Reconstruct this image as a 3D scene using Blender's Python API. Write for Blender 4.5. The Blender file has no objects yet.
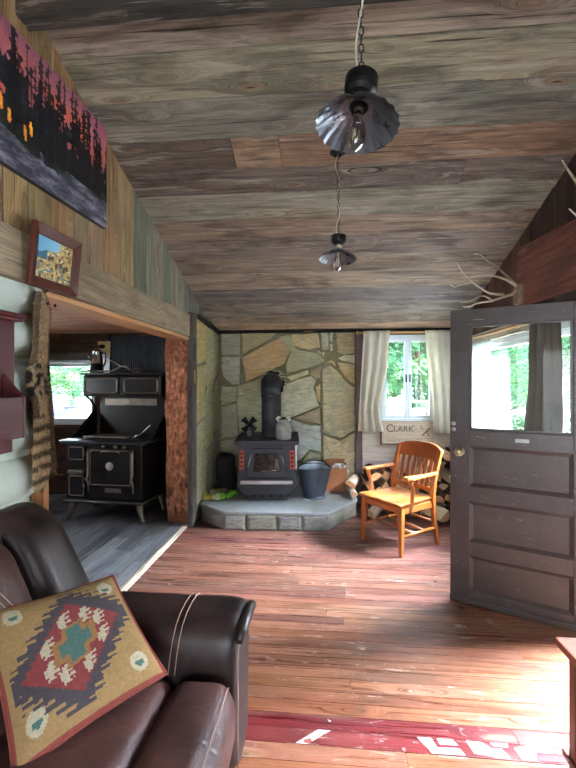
import bpy, bmesh, math, random
from mathutils import Vector, Matrix, noise, Euler
from mathutils.bvhtree import BVHTree
R = random.Random(11)
SC = bpy.context.scene
COL = SC.collection
PI = math.pi
V = Vector

def lin(c):
    return tuple(((x/255)/12.92 if x/255 <= .04045 else ((x/255+.055)/1.055)**2.4) for x in c[:3])
def vary(c, a=.1, h=.03, r=R):
    k = 1 + r.uniform(-a, a)
    return tuple(max(0, min(255, x*k*(1+r.uniform(-h, h)))) for x in c)
def mixc(a, b, t): return tuple(x+(y-x)*t for x, y in zip(a, b))
def nz(x, y=0, z=0): return noise.noise(V((x, y, z)))
def T(x=0, y=0, z=0, rx=0, ry=0, rz=0): return Matrix.Translation((x, y, z)) @ Euler((rx, ry, rz)).to_matrix().to_4x4()

# ---------------------------------------------------------------- mesh builder
class MB:
    def __init__(s): s.v = []; s.f = []; s.uv = []; s.fc = []; s.fm = []; s.sm = []
    def face(s, idx, col=(255, 255, 255), mat=0, smooth=False, uvs=None, g=None, off=(0, 0)):
        s.f.append(tuple(idx))
        if uvs is None:
            P = [s.v[i] for i in idx]
            n = (P[1]-P[0]).cross(P[-1]-P[0]) if len(P) > 2 else V((0, 0, 1))
            for k in range(1, len(P)-1):
                n2 = (P[k]-P[0]).cross(P[k+1]-P[0])
                if n2.length > n.length: n = n2
            n = n.normalized() if n.length > 1e-12 else V((0, 0, 1))
            gg = V(g) if g is not None else V((1, 0, 0))
            if abs(n.dot(gg)) > .9: gg = V((0, 0, 1)) if abs(n.z) < .8 else V((0, 1, 0))
            t = n.cross(gg).normalized()
            uvs = [(p.dot(gg)+off[0], p.dot(t)+off[1]) for p in P]
        s.uv.append(uvs); s.fc.append(col); s.fm.append(mat); s.sm.append(smooth)
    def add(s, pts):
        b = len(s.v); s.v.extend(V(p) for p in pts); return b
    def hexa(s, p, col=(255, 255, 255), mat=0, g=None):
        b = s.add(p); o = (R.uniform(0, 40), R.uniform(0, 40))
        if g is None:
            e = [s.v[b+1]-s.v[b], s.v[b+3]-s.v[b], s.v[b+4]-s.v[b]]
            e.sort(key=lambda q: -q.length); g = e[0].normalized()
        for q in ((0, 3, 2, 1), (4, 5, 6, 7), (0, 1, 5, 4), (1, 2, 6, 5), (2, 3, 7, 6), (3, 0, 4, 7)):
            s.face([b+i for i in q], col, mat, False, None, g, o)
    def box(s, c, d, M=None, col=(255, 255, 255), mat=0, g=None):
        x, y, z = (q/2 for q in d); c = V(c)
        p = [c+V(q) for q in ((-x, -y, -z), (x, -y, -z), (x, y, -z), (-x, y, -z), (-x, -y, z), (x, -y, z), (x, y, z), (-x, y, z))]
        if M is not None:
            p = [M @ q for q in p]
            if g is not None: g = M.to_3x3() @ V(g)
        s.hexa(p, col, mat, g)
    def box2(s, a, b, **k):
        s.box([(x+y)/2 for x, y in zip(a, b)], [abs(y-x) for x, y in zip(a, b)], **k)
    def tube(s, pts, rad, n=8, col=(255, 255, 255), mat=0, caps=True, smooth=True, flat=1.0, closed=False, colf=None):
        P = [V(p) for p in pts]; m = len(P)
        rr = rad if isinstance(rad, (list, tuple)) else [rad]*m
        t0 = (P[1]-P[0]).normalized()
        up = V((0, 0, 1)) if abs(t0.z) < .9 else V((1, 0, 0))
        a = up.cross(t0).normalized(); L = 0; o = R.uniform(0, 30); b0 = len(s.v); Ls = []
        for i in range(m):
            if closed: t = (P[(i+1) % m]-P[i-1])
            else: t = P[min(i+1, m-1)]-P[max(i-1, 0)]
            t = t.normalized() if t.length > 1e-9 else t0
            a = (a-t*a.dot(t)); a = a.normalized() if a.length > 1e-6 else V((0, 1, 0)).cross(t).normalized()
            c = t.cross(a)
            if i: L += (P[i]-P[i-1]).length
            Ls.append(L)
            for k in range(n):
                w = 2*PI*k/n
                s.v.append(P[i]+a*(math.cos(w)*rr[i])+c*(math.sin(w)*rr[i]*flat))
        for i in range(m if closed else m-1):
            j = (i+1) % m; cc = colf(i) if colf else col
            for k in range(n):
                k2 = (k+1) % n
                q = 2*PI*max(rr[i], 1e-4)/n
                s.face((b0+i*n+k, b0+j*n+k, b0+j*n+k2, b0+i*n+k2), cc, mat, smooth,
                       [(Ls[i]+o, k*q), (Ls[j]+o, k*q), (Ls[j]+o, (k+1)*q), (Ls[i]+o, (k+1)*q)])
        if caps and not closed:
            s.face([b0+k for k in range(n)], colf(0) if colf else col, mat); s.face([b0+(m-1)*n+k for k in reversed(range(n))], colf(m-2) if colf else col, mat)
    def cyl(s, c, r, h, n=20, M=None, col=(255, 255, 255), mat=0, r2=None, smooth=True):
        s.lathe([(0, 0), (r, 0), (r if r2 is None else r2, h), (0, h)], T(*c) if M is None else M @ T(*c), n, col, mat, smooth, sharp=True)
    def lathe(s, prof, M=None, n=24, col=(255, 255, 255), mat=0, smooth=True, sharp=False, rf=None):
        M = M or Matrix()
        rings = []
        for i, (r, z) in enumerate(prof):
            if r < 1e-6: rings.append([s.add([M @ V((0, 0, z))])])
            else:
                def mk():
                    return [s.add([M @ V(((r*(rf(k, i) if rf else 1))*math.cos(2*PI*k/n), (r*(rf(k, i) if rf else 1))*math.sin(2*PI*k/n), z))]) for k in range(n)]
                rings.append(mk())
        L = 0
        for i in range(len(prof)-1):
            A, B = rings[i], rings[i+1]; l = math.hypot(prof[i+1][0]-prof[i][0], prof[i+1][1]-prof[i][1])
            if sharp and 0 < i:
                A = [s.add([s.v[q]]) for q in A]
            for k in range(n):
                k2 = (k+1) % n
                if len(A) == 1 and len(B) == 1: continue
                if len(A) == 1: idx = (A[0], B[k2], B[k])[::-1]
                elif len(B) == 1: idx = (A[k], A[k2], B[0])
                else: idx = (A[k], A[k2], B[k2], B[k])
                u = k*.05
                uvs = [(u, L), (u+.05, L), (u+.05, L+l), (u, L+l)][:len(idx)]
                s.face(idx, col, mat, smooth, uvs)
            L += l
    def prism(s, poly, z0, z1, M=None, col=(255, 255, 255), mat=0, g=None, jit=0, inset=0):
        M = M or Matrix(); n = len(poly); o = (R.uniform(0, 40), R.uniform(0, 40))
        cx = sum(p[0] for p in poly)/n; cy = sum(p[1] for p in poly)/n
        def sh(p, k): return (cx+(p[0]-cx)*k, cy+(p[1]-cy)*k)
        rings = [[(p[0], p[1], z0) for p in poly]]
        if inset:
            sz = max(1e-3, min(max(p[0] for p in poly)-min(p[0] for p in poly), max(p[1] for p in poly)-min(p[1] for p in poly))/2)
            k = max(.3, 1-inset/sz)
            rings.append([(p[0], p[1], z1-(z1-z0)*.35) for p in poly]); rings.append([(*sh(p, k), z1+R.uniform(-jit, jit)) for p in poly])
        else: rings.append([(p[0], p[1], z1) for p in poly])
        bs = [s.add([M @ V(p) for p in r]) for r in rings]
        gg = (M.to_3x3() @ V(g)) if g is not None else None
        s.face([bs[0]+i for i in reversed(range(n))], col, mat, False, None, gg, o)
        for a, b in zip(bs, bs[1:]):
            for i in range(n):
                j = (i+1) % n
                s.face((a+i, a+j, b+j, b+i), col, mat, False, None, gg, o)
        if inset:
            c = s.add([M @ V((cx, cy, z1+jit*.6))])
            for i in range(n): s.face((bs[-1]+i, bs[-1]+(i+1) % n, c), col, mat, False, None, gg, o)
        else: s.face([bs[-1]+i for i in range(n)], col, mat, False, None, gg, o)
    def grid(s, nu, nv, fn, colf=None, col=(255, 255, 255), mat=0, smooth=True, closeu=False, uvs=1.0, flip=False, matf=None):
        b = len(s.v); mu = nu if closeu else nu+1
        for j in range(nv+1):
            for i in range(mu): s.v.append(V(fn(i/nu, j/nv)))
        for j in range(nv):
            for i in range(nu):
                i2 = (i+1) % mu
                q = [b+j*mu+i, b+j*mu+i2, b+(j+1)*mu+i2, b+(j+1)*mu+i]
                uv = [(i/nu*uvs, j/nv*uvs), ((i+1)/nu*uvs, j/nv*uvs), ((i+1)/nu*uvs, (j+1)/nv*uvs), (i/nu*uvs, (j+1)/nv*uvs)]
                if flip: q.reverse(); uv.reverse()
                s.face(q, colf((i+.5)/nu, (j+.5)/nv) if colf else col, matf((i+.5)/nu, (j+.5)/nv) if matf else mat, smooth, uv)
    def rbox(s, c, d, r, M=None, n=7, puff=(0, 0, 0), fn=None, col=(255, 255, 255), mat=0):
        """soft rounded box; puff bulges the faces"""
        h = [x/2 for x in d]; ts = []
        for k in range(n+1):
            t = -1+2*k/n; ts.append(math.copysign(abs(t)**.6, t))
        M = M or Matrix(); cache = {}
        def pt(p):
            key = tuple(round(x, 5) for x in p)
            if key in cache: return cache[key]
            q = V([p[i]*h[i] for i in range(3)])
            rr = [min(r, x*.999) for x in h]
            inn = V([max(-(h[i]-rr[i]), min(h[i]-rr[i], q[i])) for i in range(3)])
            e = V([(q[i]-inn[i])/rr[i] for i in range(3)])
            if e.length > 1e-9: q = inn+V([e.normalized()[i]*rr[i]*min(1, max(abs(e[0]), abs(e[1]), abs(e[2]))) for i in range(3)])
            for i in range(3):
                a, b = p[(i+1) % 3], p[(i+2) % 3]
                q[i] += p[i]*puff[i]*max(0, 1-a*a)**.7*max(0, 1-b*b)**.7
            q = q+V(c)
            if fn: q = V(fn(q))
            cache[key] = s.add([M @ q]); return cache[key]
        for ax in range(3):
            for sg in (-1, 1):
                for i in range(n):
                    for j in range(n):
                        def mk(a, b):
                            p = [0, 0, 0]; p[ax] = sg; p[(ax+1) % 3] = ts[a]; p[(ax+2) % 3] = ts[b]; return pt(p)
                        q = [mk(i, j), mk(i+1, j), mk(i+1, j+1), mk(i, j+1)]
                        if sg < 0: q.reverse()
                        s.face(q, col, mat, True)
    def build(s, name, mats, parent=None, loc=None, rz=0, world=False, bevel=0, bseg=2, autos=None, sub=0):
        vs = s.v
        if world:
            Mx = Matrix()
            o = parent
            while o is not None:
                Mx = Matrix.LocRotScale(o.location, o.rotation_euler, o.scale) @ Mx; o = o.parent
            if loc is not None: Mx = Mx @ Matrix.Translation(loc)
            inv = Mx.inverted(); vs = [inv @ p for p in vs]
        me = bpy.data.meshes.new(name)
        me.from_pydata([tuple(p) for p in vs], [], s.f)
        if not isinstance(mats, (list, tuple)): mats = [mats]
        for m in mats: me.materials.append(m)
        me.polygons.foreach_set('material_index', s.fm)
        me.polygons.foreach_set('use_smooth', s.sm)
        ul = me.uv_layers.new(name='UVMap'); ul.data.foreach_set('uv', [x for f in s.uv for p in f for x in p])
        ca = me.color_attributes.new('Col', 'FLOAT_COLOR', 'CORNER')
        buf = []; memo = {}
        for f, c in zip(s.f, s.fc):
            l = memo.get(c)
            if l is None: l = memo[c] = (*lin(c), 1.0)
            buf.extend(l*len(f))
        ca.data.foreach_set('color', buf)
        me.update()
        ob = bpy.data.objects.new(name, me); COL.objects.link(ob)
        if parent is not None: ob.parent = parent
        if loc is not None: ob.location = loc
        if rz: ob.rotation_euler.z = rz
        if bevel:
            b = ob.modifiers.new('Bevel', 'BEVEL'); b.width = bevel; b.segments = bseg; b.limit_method = 'ANGLE'; b.angle_limit = math.radians(40)
        if sub:
            b = ob.modifiers.new('Sub', 'SUBSURF'); b.levels = sub; b.render_levels = sub
        return ob

def tag(o, label=None, cat=None, group=None, kind=None):
    if label: o['label'] = label
    if cat: o['category'] = cat
    if group: o['group'] = group
    if kind: o['kind'] = kind
    return o
def thing(name, label, cat, loc=(0, 0, 0), rz=0, group=None, rot=None):
    o = bpy.data.objects.new(name, None); COL.objects.link(o); o.location = loc
    o.rotation_euler = rot if rot else (0, 0, rz); o.empty_display_size = .05
    return tag(o, label, cat, group)
def struct(o): o['kind'] = 'structure'; return o
def dup(o, loc, rot=None, label=None):
    r = o.copy(); COL.objects.link(r); r.location = loc
    if rot is not None: r.rotation_euler = rot
    if label: r['label'] = label
    for ch in list(o.children):
        c = ch.copy(); COL.objects.link(c); c.parent = r
        for g in ch.children:
            d = g.copy(); COL.objects.link(d); d.parent = c
    return r

# ---------------------------------------------------------------- materials
class NB:
    def __init__(s, name):
        s.m = bpy.data.materials.new(name); s.m.use_nodes = True; s.t = s.m.node_tree; s.t.nodes.clear()
        s.out = s.t.nodes.new('ShaderNodeOutputMaterial')
    def n(s, typ, ins=None, **props):
        nd = s.t.nodes.new('ShaderNode'+typ)
        for k, v in props.items(): setattr(nd, k, v)
        for k, v in (ins or {}).items():
            i = nd.inputs[k]
            if isinstance(v, bpy.types.NodeSocket): s.t.links.new(v, i)
            else:
                if isinstance(v, (tuple, list)) and i.type == 'RGBA' and len(v) == 3: v = (*v, 1)
                i.default_value = v
        return nd
    def coord(s, which='Object'): return s.n('TexCoord').outputs[which]
    def map(s, vec, scale=(1, 1, 1), loc=(0, 0, 0), rot=(0, 0, 0)): return s.n('Mapping', {'Vector': vec, 'Scale': scale, 'Location': loc, 'Rotation': rot}).outputs[0]
    def noise(s, vec, scale=5, detail=4, rough=.55, dist=0): return s.n('TexNoise', {'Vector': vec, 'Scale': scale, 'Detail': detail, 'Roughness': rough, 'Distortion': dist}).outputs['Fac']
    def rng(s, val, a, b, c=0, d=1): return s.n('MapRange', {'Value': val, 'From Min': a, 'From Max': b, 'To Min': c, 'To Max': d}).outputs[0]
    def math(s, op, a, b=0): return s.n('Math', {0: a, 1: b}, operation=op).outputs[0]
    def mix(s, f, a, b, blend='MIX'): return s.n('Mix', {0: f, 6: a, 7: b}, data_type='RGBA', blend_type=blend).outputs[2]
    def attr(s): return s.n('Attribute', attribute_name='Col').outputs['Color']
    def bump(s, h, st=.3, d=.01): return s.n('Bump', {'Height': h, 'Strength': st, 'Distance': d}).outputs[0]
    def pbsdf(s, col, rough=.5, metal=0, norm=None, spec=.5, extra=None):
        i = {'Base Color': col, 'Roughness': rough, 'Metallic': metal, 'Specular IOR Level': spec}
        if norm is not None: i['Normal'] = norm
        i.update(extra or {})
        return s.n('BsdfPrincipled', i).outputs[0]
    def done(s, sh): s.t.links.new(sh, s.out.inputs[0]); return s.m

def m_wood(name, gs=(1.5, 28), lo=.55, hi=1.25, rough=.75, bump=.35, stain=.45, fleck=0, fleckcol=(205, 190, 180), spec=.3, col=None, knots=True, warm=0, coat=0, crack=0.0, pale=0.0):
    b = NB(name)
    uv0 = b.coord('UV')
    base = lin(col) if col else b.attr()
    # knots bend the grain around them
    uv = uv0
    if knots:
        kv = b.n('TexVoronoi', {'Vector': b.map(uv0, (1.25, 6.5, 1)), 'Scale': 1.0, 'Randomness': 1.0}, feature='F1').outputs['Distance']
        near = b.rng(kv, .0, .30, .10, 0)
        uv = b.n('VectorMath', {0: uv0, 1: b.n('CombineXYZ', {0: 0.0, 1: near}).outputs[0]}, operation='ADD').outputs[0]
    g = b.noise(b.map(uv, (gs[0], gs[1], 1)), 1, 9, .66, .8)
    fine = b.noise(b.map(uv, (gs[0]*2.2, gs[1]*6, 1)), 1, 5, .65, .3)
    v = b.rng(g, .3, .7, lo, hi)
    v = b.math('MULTIPLY', v, b.rng(fine, .3, .7, .64, 1.32))
    c = b.n('VectorMath', {0: base, 'Scale': v}, operation='SCALE').outputs[0]
    st = b.noise(b.map(uv, (1.3, 4.5, 1), (7, 3, 0)), 1, 6, .65, 1.0)
    dk = b.n('VectorMath', {0: c, 'Scale': 1-stain}, operation='SCALE').outputs[0]
    c = b.mix(b.rng(st, .47, .64), c, dk)
    if pale:
        w = b.noise(b.map(uv, (1.6, 16, 1), (27, 3, 0)), 1, 7, .7, .6)
        c = b.mix(b.math('MULTIPLY', b.rng(w, .55, .64), pale), c, (*lin((188, 178, 164)), 1))
    if warm:
        w = b.noise(b.map(uv, (2.2, 9, 1), (17, 13, 0)), 1, 4, .6, .5)
        c = b.mix(b.math('MULTIPLY', b.rng(w, .52, .68), warm), c, (*lin((160, 116, 82)), 1))
    if knots:
        ring = b.n('VectorMath', {0: (*lin((146, 116, 88)),), 'Scale': b.rng(fine, .3, .7, .6, 1.3)}, operation='SCALE').outputs[0]
        c = b.mix(b.rng(kv, .06, .13, .8, 0), c, ring)
        c = b.mix(b.rng(kv, .02, .05, .85, 0), c, (*lin((44, 32, 26)), 1))
    h = b.math('ADD', g, b.math('MULTIPLY', fine, .7))
    if crack:
        cr = b.noise(b.map(uv, (.9, 75, 1), (3, 31, 0)), 1, 3, .5, .5)
        cm = b.math('MULTIPLY', b.rng(cr, .63, .68), crack)
        dk2 = b.n('VectorMath', {0: c, 'Scale': .25}, operation='SCALE').outputs[0]
        c = b.mix(cm, c, dk2); h = b.math('SUBTRACT', h, b.math('MULTIPLY', cm, 1.2))
    r = rough
    if fleck:
        f1 = b.noise(b.map(uv, (7, 34, 1), (3, 1, 0)), 1, 7, .72, .6)
        f2 = b.noise(b.map(uv, (1.1, 2.4, 1), (9, 4, 0)), 1, 4, .6, 0)
        fm = b.math('MULTIPLY', b.rng(f1, .57, .64), b.rng(f2, .44, .60))
        c = b.mix(b.math('MULTIPLY', fm, fleck), c, (*lin(fleckcol), 1))
        wear = b.noise(b.map(uv, (.8, 3.2, 1), (31, 14, 0)), 1, 6, .65, .5)
        c = b.mix(b.rng(wear, .46, .68, 0, .30), c, (*lin((176, 138, 122)), 1))
        r = b.rng(g, .3, .7, rough-.1, rough+.15)
    ex = {'Coat Weight': coat, 'Coat Roughness': .25} if coat else None
    return b.done(b.pbsdf(c, r, 0, b.bump(h, bump, .006), spec, ex))

def m_plain(name, col=None, rough=.5, metal=0, var=.15, vs=8, bump=0, bs=40, spec=.5, rv=.08, coat=0, bd=.004, extra=None):
    b = NB(name); o = b.coord('Object')
    base = lin(col) if col else b.attr()
    n1 = b.noise(o, vs, 5, .6, .3)
    c = b.n('VectorMath', {0: base, 'Scale': b.rng(n1, .3, .7, 1-var, 1+var)}, operation='SCALE').outputs[0]
    nm = b.bump(b.noise(o, bs, 5, .6), bump, bd) if bump else None
    ex = dict(extra or {})
    if coat: ex.update({'Coat Weight': coat, 'Coat Roughness': .15})
    return b.done(b.pbsdf(c, b.rng(n1, .3, .7, max(.02, rough-rv), rough+rv), metal, nm, spec, ex))

def m_stone(name, col=None, bump=.6, var=.4):
    b = NB(name); o = b.coord('Object')
    base = lin(col) if col else b.attr()
    wp = b.n('VectorMath', {0: o, 1: b.n('VectorMath', {0: b.n('TexNoise', {'Vector': o, 'Scale': 2.2, 'Detail': 2.0}).outputs['Color'], 'Scale': .25}, operation='SCALE').outputs[0]}, operation='ADD').outputs[0]
    st = b.noise(b.map(wp, (7, 7, 46), rot=(.5, .75, .4)), 1.0, 9, .72, .4)
    big = b.noise(o, 3.5, 6, .65, .8)
    c = b.n('VectorMath', {0: base, 'Scale': b.rng(st, .28, .72, 1-var, 1+var)}, operation='SCALE').outputs[0]
    c = b.mix(b.math('MULTIPLY', b.rng(big, .52, .68), .28), c, (*lin((158, 128, 84)), 1))
    big2 = b.noise(b.map(o, loc=(5, 3, 1)), 5.5, 6, .65, .8)
    c = b.mix(b.math('MULTIPLY', b.rng(big2, .5, .68), .5), c, (*lin((150, 152, 138)), 1))
    h = b.math('ADD', b.math('MULTIPLY', st, 1.6), b.math('MULTIPLY', b.noise(o, 55, 6, .7), .5))
    return b.done(b.pbsdf(c, .8, 0, b.bump(h, bump, .03), .35))

def m_glass(name, tint=(1, 1, 1), refl=1.0):
    b = NB(name)
    tr = b.n('BsdfTransparent', {'Color': (*tint, 1)}).outputs[0]
    gl = b.n('BsdfGlossy', {'Color': (1, 1, 1, 1), 'Roughness': .02}).outputs[0]
    fr = b.n('Fresnel', {'IOR': 1.45}).outputs[0]
    return b.done(b.n('MixShader', {0: b.math('MULTIPLY', fr, refl), 1: tr, 2: gl}).outputs[0])

def m_cloth(name, col, trans=.4, weave=400):
    b = NB(name); o = b.coord('Object')
    n1 = b.noise(o, 6, 4); c = b.n('VectorMath', {0: lin(col), 'Scale': b.rng(n1, .3, .7, .92, 1.06)}, operation='SCALE').outputs[0]
    nm = b.bump(b.noise(o, weave, 2), .25, .002)
    d = b.n('BsdfDiffuse', {'Color': c, 'Normal': nm}).outputs[0]; t = b.n('BsdfTranslucent', {'Color': c, 'Normal': nm}).outputs[0]
    return b.done(b.n('MixShader', {0: trans, 1: d, 2: t}).outputs[0])

def m_leaf(name):
    b = NB(name); c = b.attr()
    d = b.n('BsdfDiffuse', {'Color': c}).outputs[0]; t = b.n('BsdfTranslucent', {'Color': c}).outputs[0]
    return b.done(b.n('MixShader', {0: .35, 1: d, 2: t}).outputs[0])

def m_leather(name, col, rough=.42, bst=.3):
    b = NB(name); o = b.coord('Object')
    n1 = b.noise(o, 5, 6, .6, .4); n2 = b.noise(o, 30, 5, .6)
    c = b.mix(b.rng(n1, .35, .7), (*lin(mixc(col, (0, 0, 0), .28)), 1), (*lin(mixc(col, (150, 95, 80), .25)), 1))
    vo = b.n('TexVoronoi', {'Vector': o, 'Scale': 260.0}, feature='F1').outputs['Distance']
    wr = b.n('TexVoronoi', {'Vector': b.map(o, (7, 11, 9)), 'Scale': 1.0}, feature='DISTANCE_TO_EDGE').outputs['Distance']
    h = b.math('ADD', b.math('ADD', b.math('MULTIPLY', vo, .25), b.math('MULTIPLY', n2, .8)), b.math('MULTIPLY', b.rng(wr, 0, .12), .5))
    return b.done(b.pbsdf(c, b.rng(n1, .3, .7, rough-.06, rough+.1), 0, b.bump(h, bst, .008), .4))

def m_attr(name, rough=.8, var=.15, vs=60, bump=.2, bs=200, spec=.2):
    return m_plain(name, None, rough, 0, var, vs, bump, bs, spec)

W_CEIL = m_wood('weathered_ceiling_wood', (1.6, 30), .52, 1.36, .85, .9, .5, warm=.15, crack=.95, pale=.45)
W_WALL = m_wood('weathered_wall_wood', (1.4, 26), .66, 1.25, .85, .55, .32, warm=.12, crack=.6, pale=.15)
W_DARK = m_wood('dark_wall_wood', (1.4, 26), .6, 1.3, .85, .5, .4, crack=.6)
W_FLOOR = m_wood('worn_floor_wood', (1.1, 40), .58, 1.3, .30, .25, .5, fleck=.8, fleckcol=(206, 190, 180), spec=.5, crack=.55)
W_GREY = m_wood('grey_floor_plank', (2.0, 24), .6, 1.35, .36, .12, .4, spec=.45, knots=False, pale=.3)
W_HONEY = m_wood('honey_oak', (1.6, 34), .75, 1.2, .35, .1, .15, spec=.5, knots=False, coat=.3)
W_MAROON = m_wood('maroon_stained_wood', (1.6, 30), .75, 1.2, .4, .1, .2, spec=.4, knots=False)
W_LIGHT = m_wood('pale_pine', (1.2, 30), .78, 1.12, .7, .25, .15, pale=.2)
W_RAW = m_wood('split_log_wood', (2, 40), .75, 1.2, .85, .4, .15, knots=False)
M_BARK = m_plain('rough_bark', None, .95, 0, .5, 22, 1.0, 45, .2, bd=.03)
STONE = m_stone('flagstone', None)
MORTAR = m_stone('mortar', (116, 110, 82), .5, .2)
SLAB = m_stone('hearth_slab_stone', (150, 154, 158), .35, .14)
M_LOGW = m_plain('whitewashed_log', (192, 202, 192), .7, 0, .07, 5, .3, 18, .3, bd=.02)
def m_door(name, col):
    b = NB(name); o = b.coord('Object')
    n1 = b.noise(o, 9, 5, .6, .3); sc = b.noise(b.map(o, (18, 18, 90), rot=(0, .5, .3)), 1, 4, .6, .8); sc2 = b.noise(b.map(o, (9, 9, 9), (3, 1, 2)), 1, 4, .6)
    c = b.n('VectorMath', {0: lin(col), 'Scale': b.rng(n1, .3, .7, .84, 1.16)}, operation='SCALE').outputs[0]
    f = b.math('MULTIPLY', b.rng(sc, .63, .67), b.rng(sc2, .48, .56))
    c = b.mix(b.math('MULTIPLY', f, .6), c, (*lin((150, 138, 132)), 1))
    return b.done(b.pbsdf(c, b.rng(n1, .3, .7, .30, .46), 0, b.bump(n1, .2, .004), .5))
M_DOOR = m_door('dark_brown_door_paint', (70, 60, 59))
M_GLASS = m_glass('window_glass')
M_DGLASS = m_glass('door_glass', (.96, .98, .97), .18)
M_VINYL = m_plain('white_vinyl', (225, 232, 235), .4, 0, .04)
M_CURT = m_cloth('cream_curtain_cloth', (232, 226, 210), .5)
M_CURTG = m_cloth('grey_curtain_cloth', (128, 122, 116), .12)
M_SHEER = m_cloth('white_sheer_cloth', (236, 240, 240), .6)
M_BRASS = m_plain('aged_brass', (178, 166, 136), .35, .85, .2)
M_STEEL = m_plain('brushed_steel', (170, 170, 172), .35, .9, .15)
M_BLACKM = m_plain('black_metal', (30, 29, 30), .38, .5, .2, 10, .08, 60)
M_SHADE = m_plain('gunmetal_shade', (104, 106, 112), .3, .75, .2, 12)
M_IRON = m_plain('stove_cast_iron', (60, 62, 68), .55, .3, .22, 9, .2, 80)
M_ENAMEL = m_plain('brown_black_enamel', (27, 20, 18), .36, 0, .2, 8, coat=.15)
M_NICKEL = m_plain('dull_nickel_trim', (150, 138, 126), .4, .85, .2)
M_SOOT_HOLE = m_plain('soot_and_hole_shade', (12, 12, 13), .9, 0, .2)  # soot on the collar; also stands for the shade inside holes
M_LEATHER = m_leather('dark_brown_leather', (84, 57, 56), .38)
M_LEATHD = m_leather('black_brown_leather', (38, 32, 34), .40, .10)
M_THREAD = m_plain('tan_stitch_thread', (176, 146, 130), .8)
M_KILIM = m_attr('kilim_weave', .95, .16, 90, .5, 260)
M_PRINT = m_attr('printed_picture', .45, .05, 40, .08, 300, .4)
M_FUR = m_attr('fur_hair', .75, .25, 120, 0, 100)
M_HIDE = m_plain('tanned_hide', (120, 100, 78), .85, 0, .25, 20, .4, 60)
M_ANTLER = m_plain('antler_bone', None, .6, 0, .25, 30, .3, 80)
def m_worn(name, c1, c2):
    b = NB(name); o = b.coord('Object')
    f = b.noise(b.map(o, (10, 40, 1)), 1, 7, .7, .6); f2 = b.noise(b.map(o, (22, 22, 1), (4, 4, 0)), 1, 5, .7)
    c = b.mix(b.rng(b.math('ADD', f, f2), 1.06, 1.16), (*lin(c1), 1), (*lin(c2), 1))
    return b.done(b.pbsdf(c, .5))
M_WHITEP = m_worn('old_white_floor_paint', (206, 202, 198), (142, 70, 66))
M_INK = m_plain('burnt_black_lettering', (58, 54, 56), .8, 0, .15)
M_INKF = m_plain('faded_grey_lettering', (150, 138, 132), .8, 0, .15)
M_RED = m_plain('rust_red_enamel', (176, 72, 52), .5, .1, .2)
M_GALV = m_plain('galvanised_steel', (86, 94, 108), .42, .55, .15, 10)
M_GALVIN = m_plain('pale_galvanised_lining', (176, 190, 204), .4, .4, .12, 10)
M_CARD = m_plain('orange_brown_board', (150, 98, 68), .8, 0, .14, 9, .15, 60)
M_GREYP = m_plain('grey_enamel', (150, 152, 148), .4, .1, .25, 14)
M_GROUND = m_plain('meadow_grass', (56, 76, 46), .95, 0, .3, 3, .4, 30)
M_GRAVEL = m_plain('pale_gravel', (128, 126, 120), .95, 0, .1, 6, .3, 40)
LEAF = m_leaf('green_leaf')
M_BULB = m_glass('clear_bulb_glass', (.97, .97, .95), 1.6)
M_CORR = m_plain('corrugated_iron', (74, 78, 84), .45, .6, .3, 6)
M_FABY = m_attr('work_glove_cloth', .9, .2, 30, .4, 120)
M_DARKFORM = m_plain('dark_form_black', (22, 21, 23), .85, 0, .2, 10, .4, 90)
M_CHROME = m_plain('worn_chrome', (190, 190, 192), .2, .95, .08)
SKY, SUN, EXPO, GLOW = 2.0, 1.2, 2.65, 44
# ================================================================ THE ROOM SHELL
XL, XR, YB, YR = -1.45, 1.65, 5.3, -2.6
def ceil_z(y):
    return 4.07-.355*y if y > 1.85 else (3.43 if y > .3 else 3.43-.42*(.3-y))

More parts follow.
